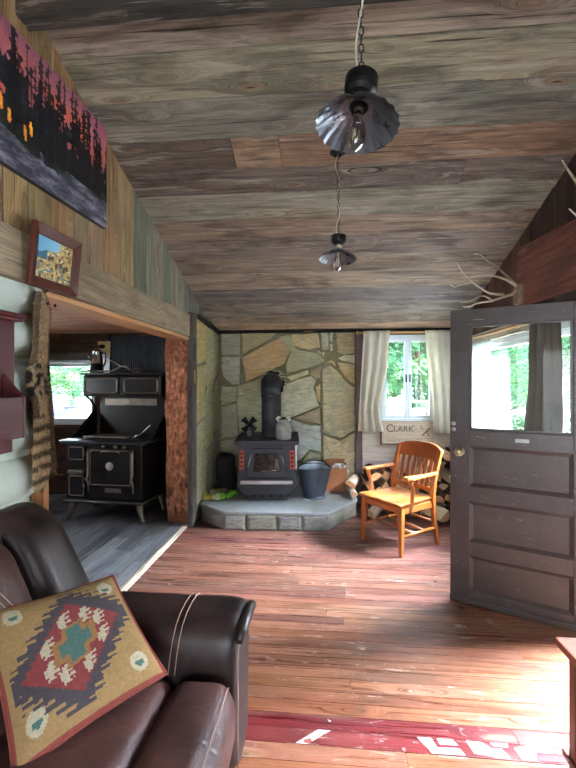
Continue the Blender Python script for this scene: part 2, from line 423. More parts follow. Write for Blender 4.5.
def planks(mb, mp, u0, u1, v0, v1, pw, along, colf, holes=(), gap=.003, th=.022, seg=(1.2, 3.0), vtop=None, jit=.003, pj=.12, edges=None):
    c0, c1, l0, l1 = (v0, v1, u0, u1) if along == 'u' else (u0, u1, v0, v1)
    if edges is None:
        edges = [c0]
        while edges[-1] < c1-pw*.5: edges.append(min(c1, edges[-1]+pw*(1+R.uniform(-pj, pj))))
        edges[-1] = c1
    for h in holes:
        for e in ((h[2], h[3]) if along == 'u' else (h[0], h[1])):
            if c0 < e < c1:
                near = [i for i, x in enumerate(edges) if abs(x-e) < pw*.25 and 0 < i < len(edges)-1]
                if near: edges[near[0]] = e
                else: edges.append(e)
    edges = sorted(set(edges))
    for si, (a, b) in enumerate(zip(edges, edges[1:])):
        if b-a < .004: continue
        m = (a+b)/2; iv = [(l0, l1)]
        for h in holes:
            ha, hb, ka, kb = (h[2], h[3], h[0], h[1]) if along == 'u' else (h[0], h[1], h[2], h[3])
            if ha < m < hb:
                iv = [q for p in iv for q in ((p[0], min(p[1], ka)), (max(p[0], kb), p[1])) if q[1]-q[0] > .004]
        for p0, p1 in iv:
            cuts = [p0]; first = True
            while seg and cuts[-1] < p1:
                cuts.append(cuts[-1]+R.uniform(*seg)*(R.uniform(.2, 1) if first else 1)); first = False
            cuts = [c for c in cuts if c < p1-.25]+[p1]
            if cuts[0] != p0: cuts = [p0]+cuts
            for q0, q1 in zip(cuts, cuts[1:]):
                w = R.uniform(-jit, jit); cc = colf(m, (q0+q1)/2)
                A, B, C, D = a+gap/2, b-gap/2, q0+(gap/2 if q0 > l0 else 0), q1-(gap/2 if q1 < l1 else 0)
                if along == 'u': P = [(C, A), (D, A), (D, B), (C, B)]
                else:
                    P = [(A, C), (B, C), (B, D), (A, D)]
                    if vtop and q1 >= l1-1e-6: P[2] = (B, vtop(B)); P[3] = (A, vtop(A))
                pts = [mp(u, v, w) for u, v in P]+[mp(u, v, w+th) for u, v in P]
                g = (V(mp(1, 0, 0))-V(mp(0, 0, 0))) if along == 'u' else (V(mp(0, 1, 0))-V(mp(0, 0, 0)))
                mb.hexa(pts, cc, 0, g.normalized())

# ---- main floor: narrow reclaimed boards, some of them from a painted red line
FLC = [(132, 78, 58), (110, 64, 50), (142, 90, 66), (126, 80, 68), (104, 64, 54), (134, 82, 64), (146, 94, 70)]
def floor_col(y, x):
    if 1.74 < y < 1.90: return vary((112, 34, 38), .04)
    if 3.86 < y < 4.02: return vary((122, 62, 66), .05)
    if -.9 < y < -.7: return vary((146, 52, 50), .04)
    c = vary(R.choice(FLC), .09)
    if 1.2 < y < 1.74: c = vary(mixc((146, 88, 54), c, .45), .06)
    elif 1.9 < y < 2.5: c = mixc(c, (148, 92, 60), .5)
    if y > 2.6: c = mixc(c, (132, 84, 76), min(.6, (y-2.6)*.5))
    return c
mb = MB(); e = [YR+.04+.08*i for i in range(0, 100)]; off = (1.74-e[0]) % .08
e = [YR]+[x+off for x in e if x+off < YB+.0]+[YB]
planks(mb, lambda u, v, w: (u, v, w-.022), XL-.02, XR, YR, YB, .08, 'u', floor_col, edges=e, gap=.0026, seg=(2.4, 5.0), jit=.0008)
mb.box2((XL-.1, YR-.1, -.06), (XR+.12, YB+.1, -.024), col=(40, 28, 24))
FLOOR = struct(mb.build('floor', W_FLOOR))
def decal(poly):
    m = MB(); m.prism(poly, .0012, .0020, None); return struct(m.build('floor_painted_mark', M_WHITEP, FLOOR))
for poly in ([(-.125, 1.742), (-.075, 1.742), (.025, 1.818), (-.03, 1.818)],
             [(.395, 1.818), (.455, 1.818), (.47, 1.772), (.56, 1.778), (.575, 1.747), (.44, 1.744), (.425, 1.772)],
             [(.478, 1.818), (.545, 1.818), (.56, 1.792), (.485, 1.79)],
             [(.60, 1.818), (.665, 1.816), (.69, 1.79), (.735, 1.79), (.755, 1.752), (.69, 1.746), (.615, 1.76)],
             [(.70, 1.818), (.77, 1.818), (.765, 1.80), (.705, 1.802)],
             [(.79, 1.80), (.86, 1.818), (.95, 1.812), (1.0, 1.79), (.93, 1.785), (.87, 1.788), (.855, 1.75), (.80, 1.746)],
             [(.02, 1.862), (.03, 1.87), (.01, 1.878)],
             [(.29, 3.90), (.41, 3.906), (.412, 3.922), (.286, 3.916)]):
    decal(poly)

# ---- kitchen floor, threshold
mb = MB()
def grey_col(x, y): return vary(R.choice([(112, 112, 118), (92, 92, 98), (134, 134, 140), (104, 102, 106), (82, 82, 88), (122, 124, 132)]), .1, .01)
planks(mb, lambda u, v, w: (u, v, w-.012), -4.4, XL-.045, 1.0, YB, .15, 'v', grey_col, gap=.0015, th=.012, seg=(.5, 1.2), jit=.0003)
mb.box2((-4.5, .9, -.06), (XL-.03, YB+.1, -.014), col=(40, 38, 38))
struct(mb.build('floor_kitchen', W_GREY))
mb = MB(); mb.box2((XL-.06, 1.9, -.005), (XL+.0, 4.34, .012), col=(196, 176, 160)); mb.box2((XL-.035, 1.9, .012), (XL-.02, 4.34, .018), col=(214, 198, 184))
struct(mb.build('trim_1', W_LIGHT, bevel=.003))

# ---- ceiling
CB = [(.3, 1.0), (1.0, 1.9)]
CE = [1.85, 2.146, 2.387, 2.635, 2.87, 3.08, 3.34, 3.56, 3.83, 4.06, 4.335, 4.608, 4.871, 5.06, 5.32]
CC = [(144, 126, 106), (132, 116, 98), (112, 106, 100), (136, 110, 90), (84, 76, 70), (138, 126, 112), (116, 96, 80), (96, 88, 84), (122, 106, 90), (128, 112, 94), (96, 92, 90), (130, 116, 104), (124, 110, 96), (190, 158, 118)]
CC = [tuple(x*1.16 for x in mixc(c, (136, 126, 114), .32)) for c in CC]
mb = MB()
for i, (a, b, c) in enumerate(zip(CE, CE[1:], CC)):
    x = XL-.02; n = 0
    while x < XR+.02:
        x2 = min(XR+.02, x+R.uniform(2.2, 4.5))
        if XR-x2 < .5: x2 = XR+.02
        if i == 3: x2 = [-.62, -.3, XR+.02][n] if n < 3 else XR+.02
        cc = vary(c, .06) if i != 3 else [(100, 88, 78), (164, 134, 108), (142, 112, 90)][min(n, 2)]
        n += 1
        dz = R.uniform(0, .005)+(i % 2)*.007; o = .012
        wob = R.uniform(-.006, .006)
        P = [(x+.001, a+.003, ceil_z(a)-dz), (x2-.001, a+.003+wob, ceil_z(a)-dz), (x2-.001, b-.005+wob, ceil_z(b)-dz-.008*((i+1) % 2)), (x+.001, b-.005, ceil_z(b)-dz-.008*((i+1) % 2))]
        if i == 0: P = [(q[0], q[1], 4.07-.355*q[1]-dz) for q in P]
        mb.hexa(P+[(q[0], q[1], q[2]+.03) for q in P], cc, 0, (1, 0, 0)); x = x2
planks(mb, lambda u, v, w: (u, v, 3.43+w), XL-.02, XR+.02, .3, 1.86, .2, 'u', lambda a, b: vary((112, 98, 84), .1))
planks(mb, lambda u, v, w: (u, .3-(.3-v), 3.43-.42*(.3-v)+w), XL-.02, XR+.02, YR, .3, .2, 'u', lambda a, b: vary((112, 98, 84), .1))
mb.hexa([(XL-.1, 1.8, 3.52), (XR+.1, 1.8, 3.52), (XR+.1, YB+.1, 4.12-.355*5.4), (XL-.1, YB+.1, 4.12-.355*5.4), (XL-.1, 1.8, 3.6), (XR+.1, 1.8, 3.6), (XR+.1, YB+.1, 4.2-.355*5.4), (XL-.1, YB+.1, 4.2-.355*5.4)], (30, 26, 24))
mb.box2((XL-.1, .2, 3.47), (XR+.1, 1.85, 3.6), col=(30, 26, 24))
struct(mb.build('ceiling', W_CEIL, bevel=.003, bseg=1))
mb = MB(); mb.box2((XL-.01, 1.80, 3.255), (XR+.01, 1.90, 3.425), col=(70, 64, 58))
struct(mb.build('ceiling_beam', W_CEIL, bevel=.006))

# ---- left wall: white logs, lintel beam, vertical boards above
mb = MB()
for i, z in enumerate((.12, .355, .59, .825, 1.06, 1.295, 1.53, 1.765, 1.97)):
    n = 40; ph = i*3.1
    pts = [(-1.575+.012*nz(k*.18, ph), YR+(1.985-YR)*k/n, z+.008*nz(k*.2, ph+9)) for k in range(n+1)]
    mb.tube(pts, [.128+.007*nz(k*.3, ph+4) for k in range(n+1)], 20)
mb.box2((-1.66, YR, 0), (-1.56, 1.97, 2.0))
mb.box2((-1.53, YR, 0), (-1.50, 1.97, 2.0))
struct(mb.build('wall_left', M_LOGW))
mb = MB(); mb.box2((-1.60, 1.985, 0), (-1.435, 2.025, 2.0), col=(186, 126, 82)); struct(mb.build('trim_2', W_LIGHT, bevel=.003))
mb = MB()
N = 26
def beamP(k, s, t):
    y = YR+(4.20-YR)*k/N
    return (-1.412+.004*nz(y*3, s*2) if s else -1.60, y, (2.005 if not t else 2.243)+.007*nz(y*1.7, t*7+3))
for k in range(N):
    pass
sec = [(-1.60, 0), (-1.41, 0), (-1.41, 1), (-1.60, 1)]
b0 = len(mb.v)
for k in range(N+1):
    y = 1.0+(4.20-1.0)*k/N if False else YR+(4.2-YR)*k/N
    for x, t in sec: mb.v.append(V((x+(.005*nz(y*2.5, t*5) if x > -1.5 else 0), y, (2.243+.008*nz(y*1.8, 7) if t else 2.012+.006*nz(y*1.8, 2)))))
o = (3.3, 8.1)
for k in range(N):
    for q in range(4):
        a, b, c, d = b0+k*4+q, b0+k*4+(q+1) % 4, b0+(k+1)*4+(q+1) % 4, b0+(k+1)*4+q
        mb.face((a, b, c, d)[::-1], (156, 138, 112), 0, False, None, (0, 1, 0), o)
mb.face([b0, b0+1, b0+2, b0+3], (156, 138, 112)); mb.face([b0+N*4+i for i in (3, 2, 1, 0)], (156, 138, 112))
struct(mb.build('trim_3', W_WALL, bevel=.006))
mb = MB(); mb.box2((-1.62, 2.0, 1.978), (-1.432, 4.36, 2.008), col=(206, 152, 104)); struct(mb.build('trim_4', W_LIGHT, bevel=.003))
mb = MB()
wc = [(160, 130, 90), (152, 120, 80), (166, 136, 98), (144, 122, 92), (160, 130, 86)]
def wl_col(y, z):
    if 3.86 < y < 4.02: return (150, 96, 60)
    if y > 3.1: return vary(R.choice([(136, 132, 114), (124, 120, 104), (142, 136, 112)]), .08)
    return vary(R.choice(wc), .08)
planks(mb, lambda u, v, w: (-1.445-w, u, v), YR, YB, 2.18, 3.4, .2, 'v', wl_col, gap=.008, seg=None, vtop=lambda u: ceil_z(u)+.02, jit=.004, pj=.25)
mb.hexa([(-1.475, YR, 2.1), (-1.475, YB, 2.1), (-1.475, YB, ceil_z(YB)+.03), (-1.475, YR, ceil_z(YR)), (-1.55, YR, 2.1), (-1.55, YB, 2.1), (-1.55, YB, ceil_z(YB)+.03), (-1.55, YR, ceil_z(YR))], (50, 38, 28))
mb.hexa([(-1.475, .3, 2.3), (-1.475, 1.85, 2.3), (-1.475, 1.85, 3.47), (-1.475, .3, 3.47), (-1.55, .3, 2.3), (-1.55, 1.85, 2.3), (-1.55, 1.85, 3.47), (-1.55, .3, 3.47)], (50, 38, 28))
struct(mb.build('wall_left_upper', W_WALL, bevel=.003, bseg=1))
mb = MB(); mb.box2((-1.445, 4.225, 0), (-1.388, 4.36, 2.27), col=(92, 86, 82)); mb.box2((-1.39, 4.27, 1.52), (-1.380, 4.30, 1.66), col=(176, 146, 84))
struct(mb.build('trim_5', W_DARK, bevel=.004))

# rough reddish post carrying the beam
mb = MB(); n = 24
def post(u, v):
    a = 2*PI*u; ca, sa = math.cos(a), math.sin(a)
    k = 1/max(abs(ca), abs(sa))**.82
    z = 2.01*v; w = 1+.05*nz(z*2, 1)+.07*nz(ca*2.2, sa*2.2, z*4)+.06*nz(ca*8, sa*8, z*6)
    return (-1.598-.02*(z/2)+.142*ca*k*w, 4.50+.12*sa*k*w, z)
bark = [(166, 98, 68), (146, 82, 60), (182, 116, 80), (128, 78, 62)]
def bcol(u, v):
    a = 2*PI*u; q = nz(math.cos(a)*4, math.sin(a)*4, v*9)+.6*nz(math.cos(a)*14, math.sin(a)*14, v*30); c = mixc((184, 116, 86), (224, 162, 124), max(0, min(1, .5+q)))
    return mixc(c, (124, 80, 64), max(0, min(.8, 2.0*nz(math.cos(a)*6+3, math.sin(a)*6, v*22)-.25)))
mb.grid(72, 170, post, bcol, closeu=True)
o = tag(mb.build('log_post', M_BARK, loc=(-1.6, 4.5, 0), world=True), 'rough reddish bark covered wooden post at end of kitchen opening', 'post')

# ---- back wall: dark wood planks round the window, flagstone, nook side
WB = (.69, 1.40, 1.03, 2.13)
mb = MB()
def wb_col(z, x): return vary((120, 104, 92), .1)
planks(mb, lambda u, v, w: (u, YB-.0+w, v), .36, XR, 1.03, 2.24, .19, 'u', wb_col, holes=[WB], seg=None, gap=.004)
mb.box2((.3, YB+.024, 0), (WB[0], YB+.1, 2.3), col=(40, 32, 28)); mb.box2((WB[1], YB+.024, 0), (XR+.1, YB+.1, 2.3), col=(40, 32, 28))
mb.box2((WB[0], YB+.024, 0), (WB[1], YB+.1, WB[2]), col=(40, 32, 28)); mb.box2((WB[0], YB+.024, WB[3]), (WB[1], YB+.1, 2.3), col=(40, 32, 28))
struct(mb.build('wall_back', W_DARK, bevel=.002, bseg=1))
mb = MB(); planks(mb, lambda u, v, w: (u, YB+w, v), .36, XR, 0, 1.03, .172, 'u', lambda z, x: vary((212, 196, 186), .05), seg=None, gap=.004); struct(mb.build('wall_back_lower', W_LIGHT, bevel=.002, bseg=1))
mb = MB(); mb.box2((.385, 5.24, 0), (.47, YB, 2.19), col=(112, 96, 92)); struct(mb.build('trim_6', W_DARK, bevel=.004))
mb = MB(); mb.box2((-1.42, 5.2, 2.165), (XR, YB, 2.20), col=(26, 24, 22)); struct(mb.build('trim_7', W_DARK, bevel=.003))
SY = 5.3
def px2s(px, py):
    TH = math.radians(5.14); c, s = math.cos(TH), math.sin(TH)
    a = (px-288)/411; t = SY/(a*s+c)
    return ((a*c-s)*t, 1.535-(py-382)/411*t)
stones = [((104, 106, 90), [(221, 332), (240, 332), (240, 355), (222, 355)]),  # stones toward the left coloured darker, that side's shade included
 ((122, 124, 112), [(222, 357), (240, 356.5), (240, 384), (232, 384), (224, 377), (222, 368)]),
 ((122, 112, 76), [(242, 332), (277, 332), (270, 340), (257, 347), (243, 355)]),
 ((142, 112, 76), [(242, 358), (258, 349), (272, 342), (281, 337), (290, 351), (284, 364), (274, 369), (262, 375), (246, 382)]),
 ((112, 112, 90), [(222, 386), (237, 387), (236, 401), (222, 405)]),
 ((116, 114, 88), [(238, 386), (262, 378), (266, 400), (262, 432), (240, 434), (237, 404)]),
 ((102, 102, 84), [(222, 407), (236, 404), (239, 436), (222, 438)]),
 ((152, 134, 96), [(291, 335), (318, 333), (320, 347), (310, 350), (296, 347), (290, 341)]),
 ((140, 138, 116), [(320.5, 332), (328, 332), (329, 349), (323, 350)]),
 ((148, 146, 126), [(330, 332), (333.5, 332), (332.5, 342), (330, 341)]),
 ((160, 158, 140), [(329.5, 344), (332.5, 344), (333, 351), (330.5, 351)]),
 ((124, 114, 86), [(335.5, 332), (354.5, 332), (354.5, 353), (345, 355), (337, 352)]),
 ((126, 124, 94), [(279, 337), (289, 335), (289, 344), (296, 349), (308, 352), (317, 353), (325, 361), (312, 367), (297, 371), (287, 374), (286, 364), (291, 352)]),
 ((158, 152, 124), [(318, 351), (321, 352), (321, 354.5), (317.5, 353)]), ((158, 152, 124), [(322, 352), (325, 352), (324, 357), (322, 355)]),
 ((160, 160, 138), [(338, 358), (345, 355.5), (354.5, 355), (354.5, 363), (344, 361)]),
 ((150, 146, 112), [(287, 377), (308, 370), (309, 374), (291, 381)]),
 ((116, 104, 76), [(310, 371), (321, 366), (320, 378), (315, 380), (310, 375)]),
 ((146, 146, 122), [(283, 385), (297, 380), (312, 376), (316, 381), (313, 388), (316, 398), (319, 406), (304, 412), (292, 417), (281, 417), (281, 395)]),
 ((152, 130, 92), [(316, 387), (320, 384), (320, 402), (316, 397)]),
 ((118, 106, 84), [(295, 418), (306, 413), (320, 408), (320.5, 424), (306, 421)]),
 ((140, 144, 142), [(281, 420), (293, 420), (305, 424), (320.5, 426), (321, 452), (310, 449), (300, 460), (281, 460)]),
 ((126, 122, 92), [(303, 460), (311, 452), (320.5, 455), (321, 492), (303, 492)]),
 ((142, 134, 104), [(322.5, 370), (330, 365), (338, 372), (347, 383), (354.5, 388), (354.5, 430), (340, 438), (323, 432)]),
 ((156, 140, 110), [(323, 435), (340, 441), (354.5, 433), (354.5, 492), (323, 492)]),
 ((150, 128, 90), [(337, 362), (347, 364), (354.5, 365), (354.5, 384), (348, 380), (341, 371)]),
 ((138, 124, 84), [(325.5, 363), (331, 360), (335, 362), (336, 367), (331, 362.5)]),
 ((100, 98, 80), [(222, 441), (262, 435), (262, 465), (222, 468)]), ((96, 96, 84), [(222, 471), (262, 468), (262, 494), (222, 494)]),
 ((110, 108, 88), [(264, 438), (279, 420), (279, 462), (264, 465)]), ((108, 106, 90), [(264, 468), (300, 463), (300, 494), (264, 494)]),
 ((112, 108, 80), [(265, 378), (280, 372), (283, 378), (279, 390), (279, 417), (265, 434)])]
mb = MB(); MS = Matrix(((1, 0, 0, 0), (0, 0, -1, SY-.0), (0, 1, 0, 0), (0, 0, 0, 1)))
mb.box2((-1.45, SY-.004, .0), (.385, SY+.06, 2.22), col=(120, 114, 84))
for c, pl in stones:
    w = [px2s(*p) for p in pl][::-1]; q = []
    for i, p in enumerate(w):
        n_ = w[(i+1) % len(w)]
        q.append((p[0]+R.uniform(-.004, .004), p[1]+R.uniform(-.004, .004)))
        L = math.dist(p, n_)
        for k in range(1, int(L/.07)+1):
            t = k/(int(L/.07)+1); d = .012*nz(p[0]*9+t*5, p[1]*9, 3)
            q.append((p[0]+(n_[0]-p[0])*t-(n_[1]-p[1])/L*d, p[1]+(n_[1]-p[1])*t+(n_[0]-p[0])/L*d))
    mb.prism(q, 0, R.uniform(.016, .03), MS, tuple(min(235, x*1.42) for x in mixc(c, (128, 122, 108), .22)), 0, jit=.006, inset=.014)
struct(mb.build('wall_hearth', STONE))
mb = MB(); mb.box2((-1.46, 4.355, 0), (-1.40, SY, 2.30), col=(120, 114, 84))
side = [((136, 136, 104), [(4.37, .2), (4.62, .2), (4.66, .7), (4.62, 1.1), (4.37, 1.05)]), ((150, 146, 116), [(4.64, .2), (4.95, .2), (4.97, .75), (4.68, .72)]),
        ((110, 110, 90), [(4.98, .2), (5.28, .2), (5.28, .9), (5.0, .85)]), ((128, 126, 92), [(4.64, 1.1), (4.68, .75), (4.97, .78), (5.0, 1.4), (4.8, 1.5), (4.66, 1.35)]),
        ((146, 132, 84), [(4.37, 1.08), (4.62, 1.12), (4.64, 1.4), (4.7, 1.75), (4.37, 1.7)]), ((120, 118, 92), [(5.02, .9), (5.28, .93), (5.28, 1.6), (5.03, 1.5)]),
        ((158, 138, 80), [(4.37, 1.73), (4.7, 1.78), (4.72, 2.24), (4.37, 2.27)]), ((136, 128, 88), [(4.7, 1.5), (5.0, 1.44), (5.05, 1.9), (5.0, 2.2), (4.75, 2.22)]), ((112, 108, 84), [(5.04, 1.54), (5.28, 1.63), (5.28, 2.18), (5.05, 2.18)])]
for c, pl in side:
    mb.prism(pl, 0, R.uniform(.016, .028), Matrix(((0, 0, 1, -1.40), (1, 0, 0, 0), (0, 1, 0, 0), (0, 0, 0, 1))), tuple(x*1.28 for x in mixc(c, (128, 124, 112), .25)), 0, jit=.006, inset=.014)
struct(mb.build('wall_nook_side', STONE))
mb = MB(); mb.hexa([(-1.385, 4.36, 2.22), (-1.355, 4.36, 2.22), (-1.355, 5.27, 2.15), (-1.385, 5.27, 2.15), (-1.385, 4.36, 2.27), (-1.355, 4.36, 2.27), (-1.355, 5.27, 2.20), (-1.385, 5.27, 2.20)], (36, 33, 30))
struct(mb.build('trim_8', W_DARK))

# hearth
HE = [(-1.38, 4.46), (-1.05, 4.185), (.03, 4.245), (.37, 4.78), (.37, 5.29), (-1.395, 5.29)]
hb = thing('hearth', 'raised stone hearth platform with grey slab top under the black stove', 'hearth', (-.5, 4.7, 0))
mb = MB(); mb.prism(HE, .155, .19, None, (152, 156, 160)); mb.build('slab', SLAB, hb, world=True, bevel=.008, bseg=2)
mb = MB(); ins = [(-1.37, 4.475), (-1.045, 4.205), (.02, 4.265), (.355, 4.785), (.355, 5.27), (-1.37, 5.27)]; mb.prism(ins, 0, .156, None, (96, 90, 80)); mb.build('core', MORTAR, hb, world=True)
fc = [(122, 122, 120), (138, 134, 126), (128, 128, 126), (132, 128, 118), (116, 117, 120), (142, 140, 134)]
for (a, b), n in zip(((HE[0], HE[1]), (HE[1], HE[2]), (HE[2], HE[3])), (1, 4, 2)):
    a, b = V((*a, 0)), V((*b, 0)); d = b-a; L = d.length; d.normalize(); cut = [0]+[L*(k+R.uniform(-.2, .2))/n for k in range(1, n)]+[L]
    for p, q in zip(cut, cut[1:]):
        m = MB(); nrm = V((d.y, -d.x, 0))
        M_ = Matrix(((d.x, 0, nrm.x, a.x-nrm.x*.022), (d.y, 0, nrm.y, a.y-nrm.y*.022), (0, 1, 0, 0), (0, 0, 0, 1)))
        u0, u1 = p+.006, q-.006; pl = [(u0, .002), (u1, .002)]+[(u1+R.uniform(-.01, .004), .07+R.uniform(-.02, .02)), (u1-.004, .15), ((u0+u1)/2, .15), (u0+.004, .15), (u0+R.uniform(-.004, .01), .08)]
        m.prism(pl, 0, .016+R.uniform(0, .01), M_, R.choice(fc), 0, jit=.004, inset=.016)
        m.build('facing_stone', STONE, hb, world=True)

# ---- right wall: doorway, window, boards
DW = (1.78, 2.62, 0, 2.06); WR = (2.78, 4.82, 1.0, 1.95); RW = (-1.9, -.4, .8, 2.0)
mb = MB()
def wr_col(y, z): return vary((104, 70, 58), .12) if y > 3.64 else vary((74, 58, 52), .12)
planks(mb, lambda u, v, w: (XR+w, u, v), YR, YB, 0, 3.4, .17, 'v', wr_col, holes=[DW, WR], seg=None, vtop=lambda u: ceil_z(u)+.02, gap=.004)
struct(mb.build('wall_right', W_DARK, bevel=.002, bseg=1))
mb = MB()
for (a, b, c, d) in ((YR, DW[0], 0, 2.3), (DW[0], DW[1], DW[3], 2.3), (DW[1], WR[0], 0, 2.3), (WR[0], WR[1], 0, WR[2]), (WR[0], WR[1], WR[3], 2.3), (WR[1], YB, 0, 2.3)): mb.box2((XR+.024, a, c), (XR+.12, b, d), col=(70, 56, 48))
for a, b in ((YR, .3), (.3, 1.85), (1.85, YB)):
    t = [(a, ceil_z(a+1e-4)), (b, ceil_z(b) if b != 1.85 else 3.43)]
    mb.hexa([(XR+.024, a, 2.2), (XR+.024, b, 2.2), (XR+.024, b, t[1][1]+.05), (XR+.024, a, t[0][1]+.05), (XR+.12, a, 2.2), (XR+.12, b, 2.2), (XR+.12, b, t[1][1]+.05), (XR+.12, a, t[0][1]+.05)], (70, 56, 48))
struct(mb.build('wall_right_outer', W_DARK))
mb = MB(); mb.hexa([(1.615, .6, 2.08), (1.615, 3.64, 2.16), (1.615, 3.64, 2.665), (1.615, .6, 2.40), (1.648, .6, 2.08), (1.648, 3.64, 2.16), (1.648, 3.64, 2.665), (1.648, .6, 2.40)], (132, 84, 68), 0, (0, 1, .03))
struct(mb.build('trim_9', W_DARK, bevel=.004))
mb = MB()
for y in (1.78, 2.62): mb.box2((1.63, y-.04 if y > 2 else y-.0, 0), (1.77, y if y > 2 else y+.04, 2.06), col=(52, 42, 40))
mb.box2((1.63, 1.78, 2.03), (1.77, 2.62, 2.07), col=(52, 42, 40)); struct(mb.build('trim_10', W_DARK, bevel=.003))

# ---- rear wall (behind the camera): wide glazed openings
mb = MB()
planks(mb, lambda u, v, w: (u, YR-w, v), XL, XR, 0, 2.3, .2, 'v', lambda a, b: vary((140, 122, 100), .1), holes=[(-1.2, 1.4, .45, 2.1)], seg=None)
struct(mb.build('wall_rear', W_WALL))

# ---- kitchen shell
KW = (-4.05, -3.07, .955, 1.83)
mb = MB()
planks(mb, lambda u, v, w: (u, YB+w, v), -4.4, -1.46, 0, 2.24, .2, 'u', lambda z, x: vary((86, 60, 46), .1), holes=[KW], gap=.004)
mb.box2((-4.5, YB+.024, 0), (KW[0], YB+.1, 2.3), col=(40, 30, 26)); mb.box2((KW[1], YB+.024, 0), (-1.4, YB+.1, 2.3), col=(40, 30, 26)); mb.box2((KW[0], YB+.024, 0), (KW[1], YB+.1, KW[2]), col=(40, 30, 26)); mb.box2((KW[0], YB+.024, KW[3]), (KW[1], YB+.1, 2.3), col=(40, 30, 26))
struct(mb.build('wall_kitchen_back', W_DARK, bevel=.002, bseg=1))
mb = MB()
planks(mb, lambda u, v, w: (-4.4-w, u, v), .9, YB, 0, 2.24, .2, 'u', lambda z, x: vary((104, 78, 60), .1), holes=[(2.8, 3.5, 1.0, 1.8)])
struct(mb.build('wall_kitchen_left', W_DARK))
mb = MB(); planks(mb, lambda u, v, w: (u, .9-w, v), -4.4, -1.6, 0, 2.24, .2, 'u', lambda z, x: vary((104, 78, 60), .1)); struct(mb.build('wall_kitchen_front', W_DARK))
mb = MB(); planks(mb, lambda u, v, w: (u, v, 2.19+w), -4.45, -1.47, .85, YB+.05, .16, 'u', lambda z, x: vary((200, 140, 106), .08)); mb.box2((-4.5, .8, 2.215), (-1.48, 5.4, 2.3), col=(60, 40, 30))
struct(mb.build('ceiling_kitchen', W_WALL, bevel=.002, bseg=1))
mb = MB()
b0_, nn = None, 62
mb.grid(nn*3, 1, lambda u, v: (-2.86+.80*u, YB-.012-.007*math.cos(2*PI*nn*.42*u), .85+1.30*v), col=(76, 80, 86))
struct(mb.build('trim_11', M_CORR))
mb = MB(); mb.box2((-2.90, YB-.03, .85), (-2.86, YB, 2.18), col=(40, 34, 32)); struct(mb.build('trim_12', W_DARK))
mb = MB(); mb.box2((-4.15, YB-.03, 1.83), (-2.98, YB+.0, 1.93), col=(120, 112, 100)); mb.box2((-3.09, YB-.02, .93), (-3.0, YB, 1.83), col=(70, 52, 44)); mb.box2((-4.15, YB-.04, .915), (-2.98, YB, .955), col=(90, 70, 60)); struct(mb.build('trim_13', W_DARK, bevel=.003))

# ---- windows
def window(name, M, w, h, panes, fr=.05, handle=True, glass=None):
    """white casement; local x across, z up, y into the wall"""
    root = thing(name, None, None); root.matrix_world = M
    root['kind'] = 'structure'; root['label'] = None or 'white framed window'
    del root['label']
    m = MB(); d = .07
    m.box2((0, 0, 0), (w, d, fr)); m.box2((0, 0, h-fr), (w, d, h)); m.box2((0, 0, fr), (fr, d, h-fr)); m.box2((w-fr, 0, fr), (w, d, h-fr))
    m.build('window_frame', M_VINYL, root, bevel=.004)
    pw = (w-2*fr)/panes
    for k in range(panes):
        x0, x1 = fr+pw*k+.002, fr+pw*(k+1)-.002; s = .042
        f = MB(); f.box2((x0, .012, fr+.002), (x1, .055, fr+s)); f.box2((x0, .012, h-fr-s), (x1, .055, h-fr-.002)); f.box2((x0, .012, fr+s), (x0+s, .055, h-fr-s)); f.box2((x1-s, .012, fr+s), (x1, .055, h-fr-s))
        sh = f.build('sash', M_VINYL, root, bevel=.004)
        g = MB(); g.box2((x0+s-.004, .032, fr+s-.004), (x1-s+.004, .038, h-fr-s+.004)); g.build('pane', glass or M_GLASS, sh)
        if handle:
            q = MB(); q.box2((x1-s*.7 if k == 0 else x0+s*.3, -.006, h*.5-.05), (x1-s*.3 if k == 0 else x0+s*.7, .012, h*.5+.05)); q.build('handle', M_BLACKM, sh, bevel=.003)
    return root
window('window_1', T(WB[0]-.0, YB-.004, WB[2]), WB[1]-WB[0], WB[3]-WB[2], 2, .045)
mb = MB(); mb.box2((WB[0]-.03, YB-.06, WB[2]-.03), (WB[1]+.03, YB, WB[2])); struct(mb.build('trim_14', M_VINYL, bevel=.004))
window('window_2', T(XR-.004, WR[1], WR[2], rz=-PI/2), WR[1]-WR[0], WR[3]-WR[2], 1, .05, False, M_DGLASS)
window('window_3', T(KW[0], YB-.004, KW[2]), KW[1]-KW[0], KW[3]-KW[2], 1, .04, False)
mb = MB(); mb.box2((XR-.03, 2.74, 1.95), (XR, 4.9, 2.05), col=(206, 196, 176)); struct(mb.build('trim_15', W_LIGHT, bevel=.003))

# ---- the open entrance door
door = thing('door_1', None, None); del_keys = None
door['kind'] = 'structure'; door.location = (.878, 2.985, 0); door.rotation_euler = (0, 0, math.atan2(-.441, .897))
Wd, Hd, Td = .84, 2.035, .045
st = .125
def dbox(name, a, b, mat=M_DOOR, par=door, bev=.004):
    m = MB(); m.box2(a, b); return m.build(name, mat, par, bevel=bev)
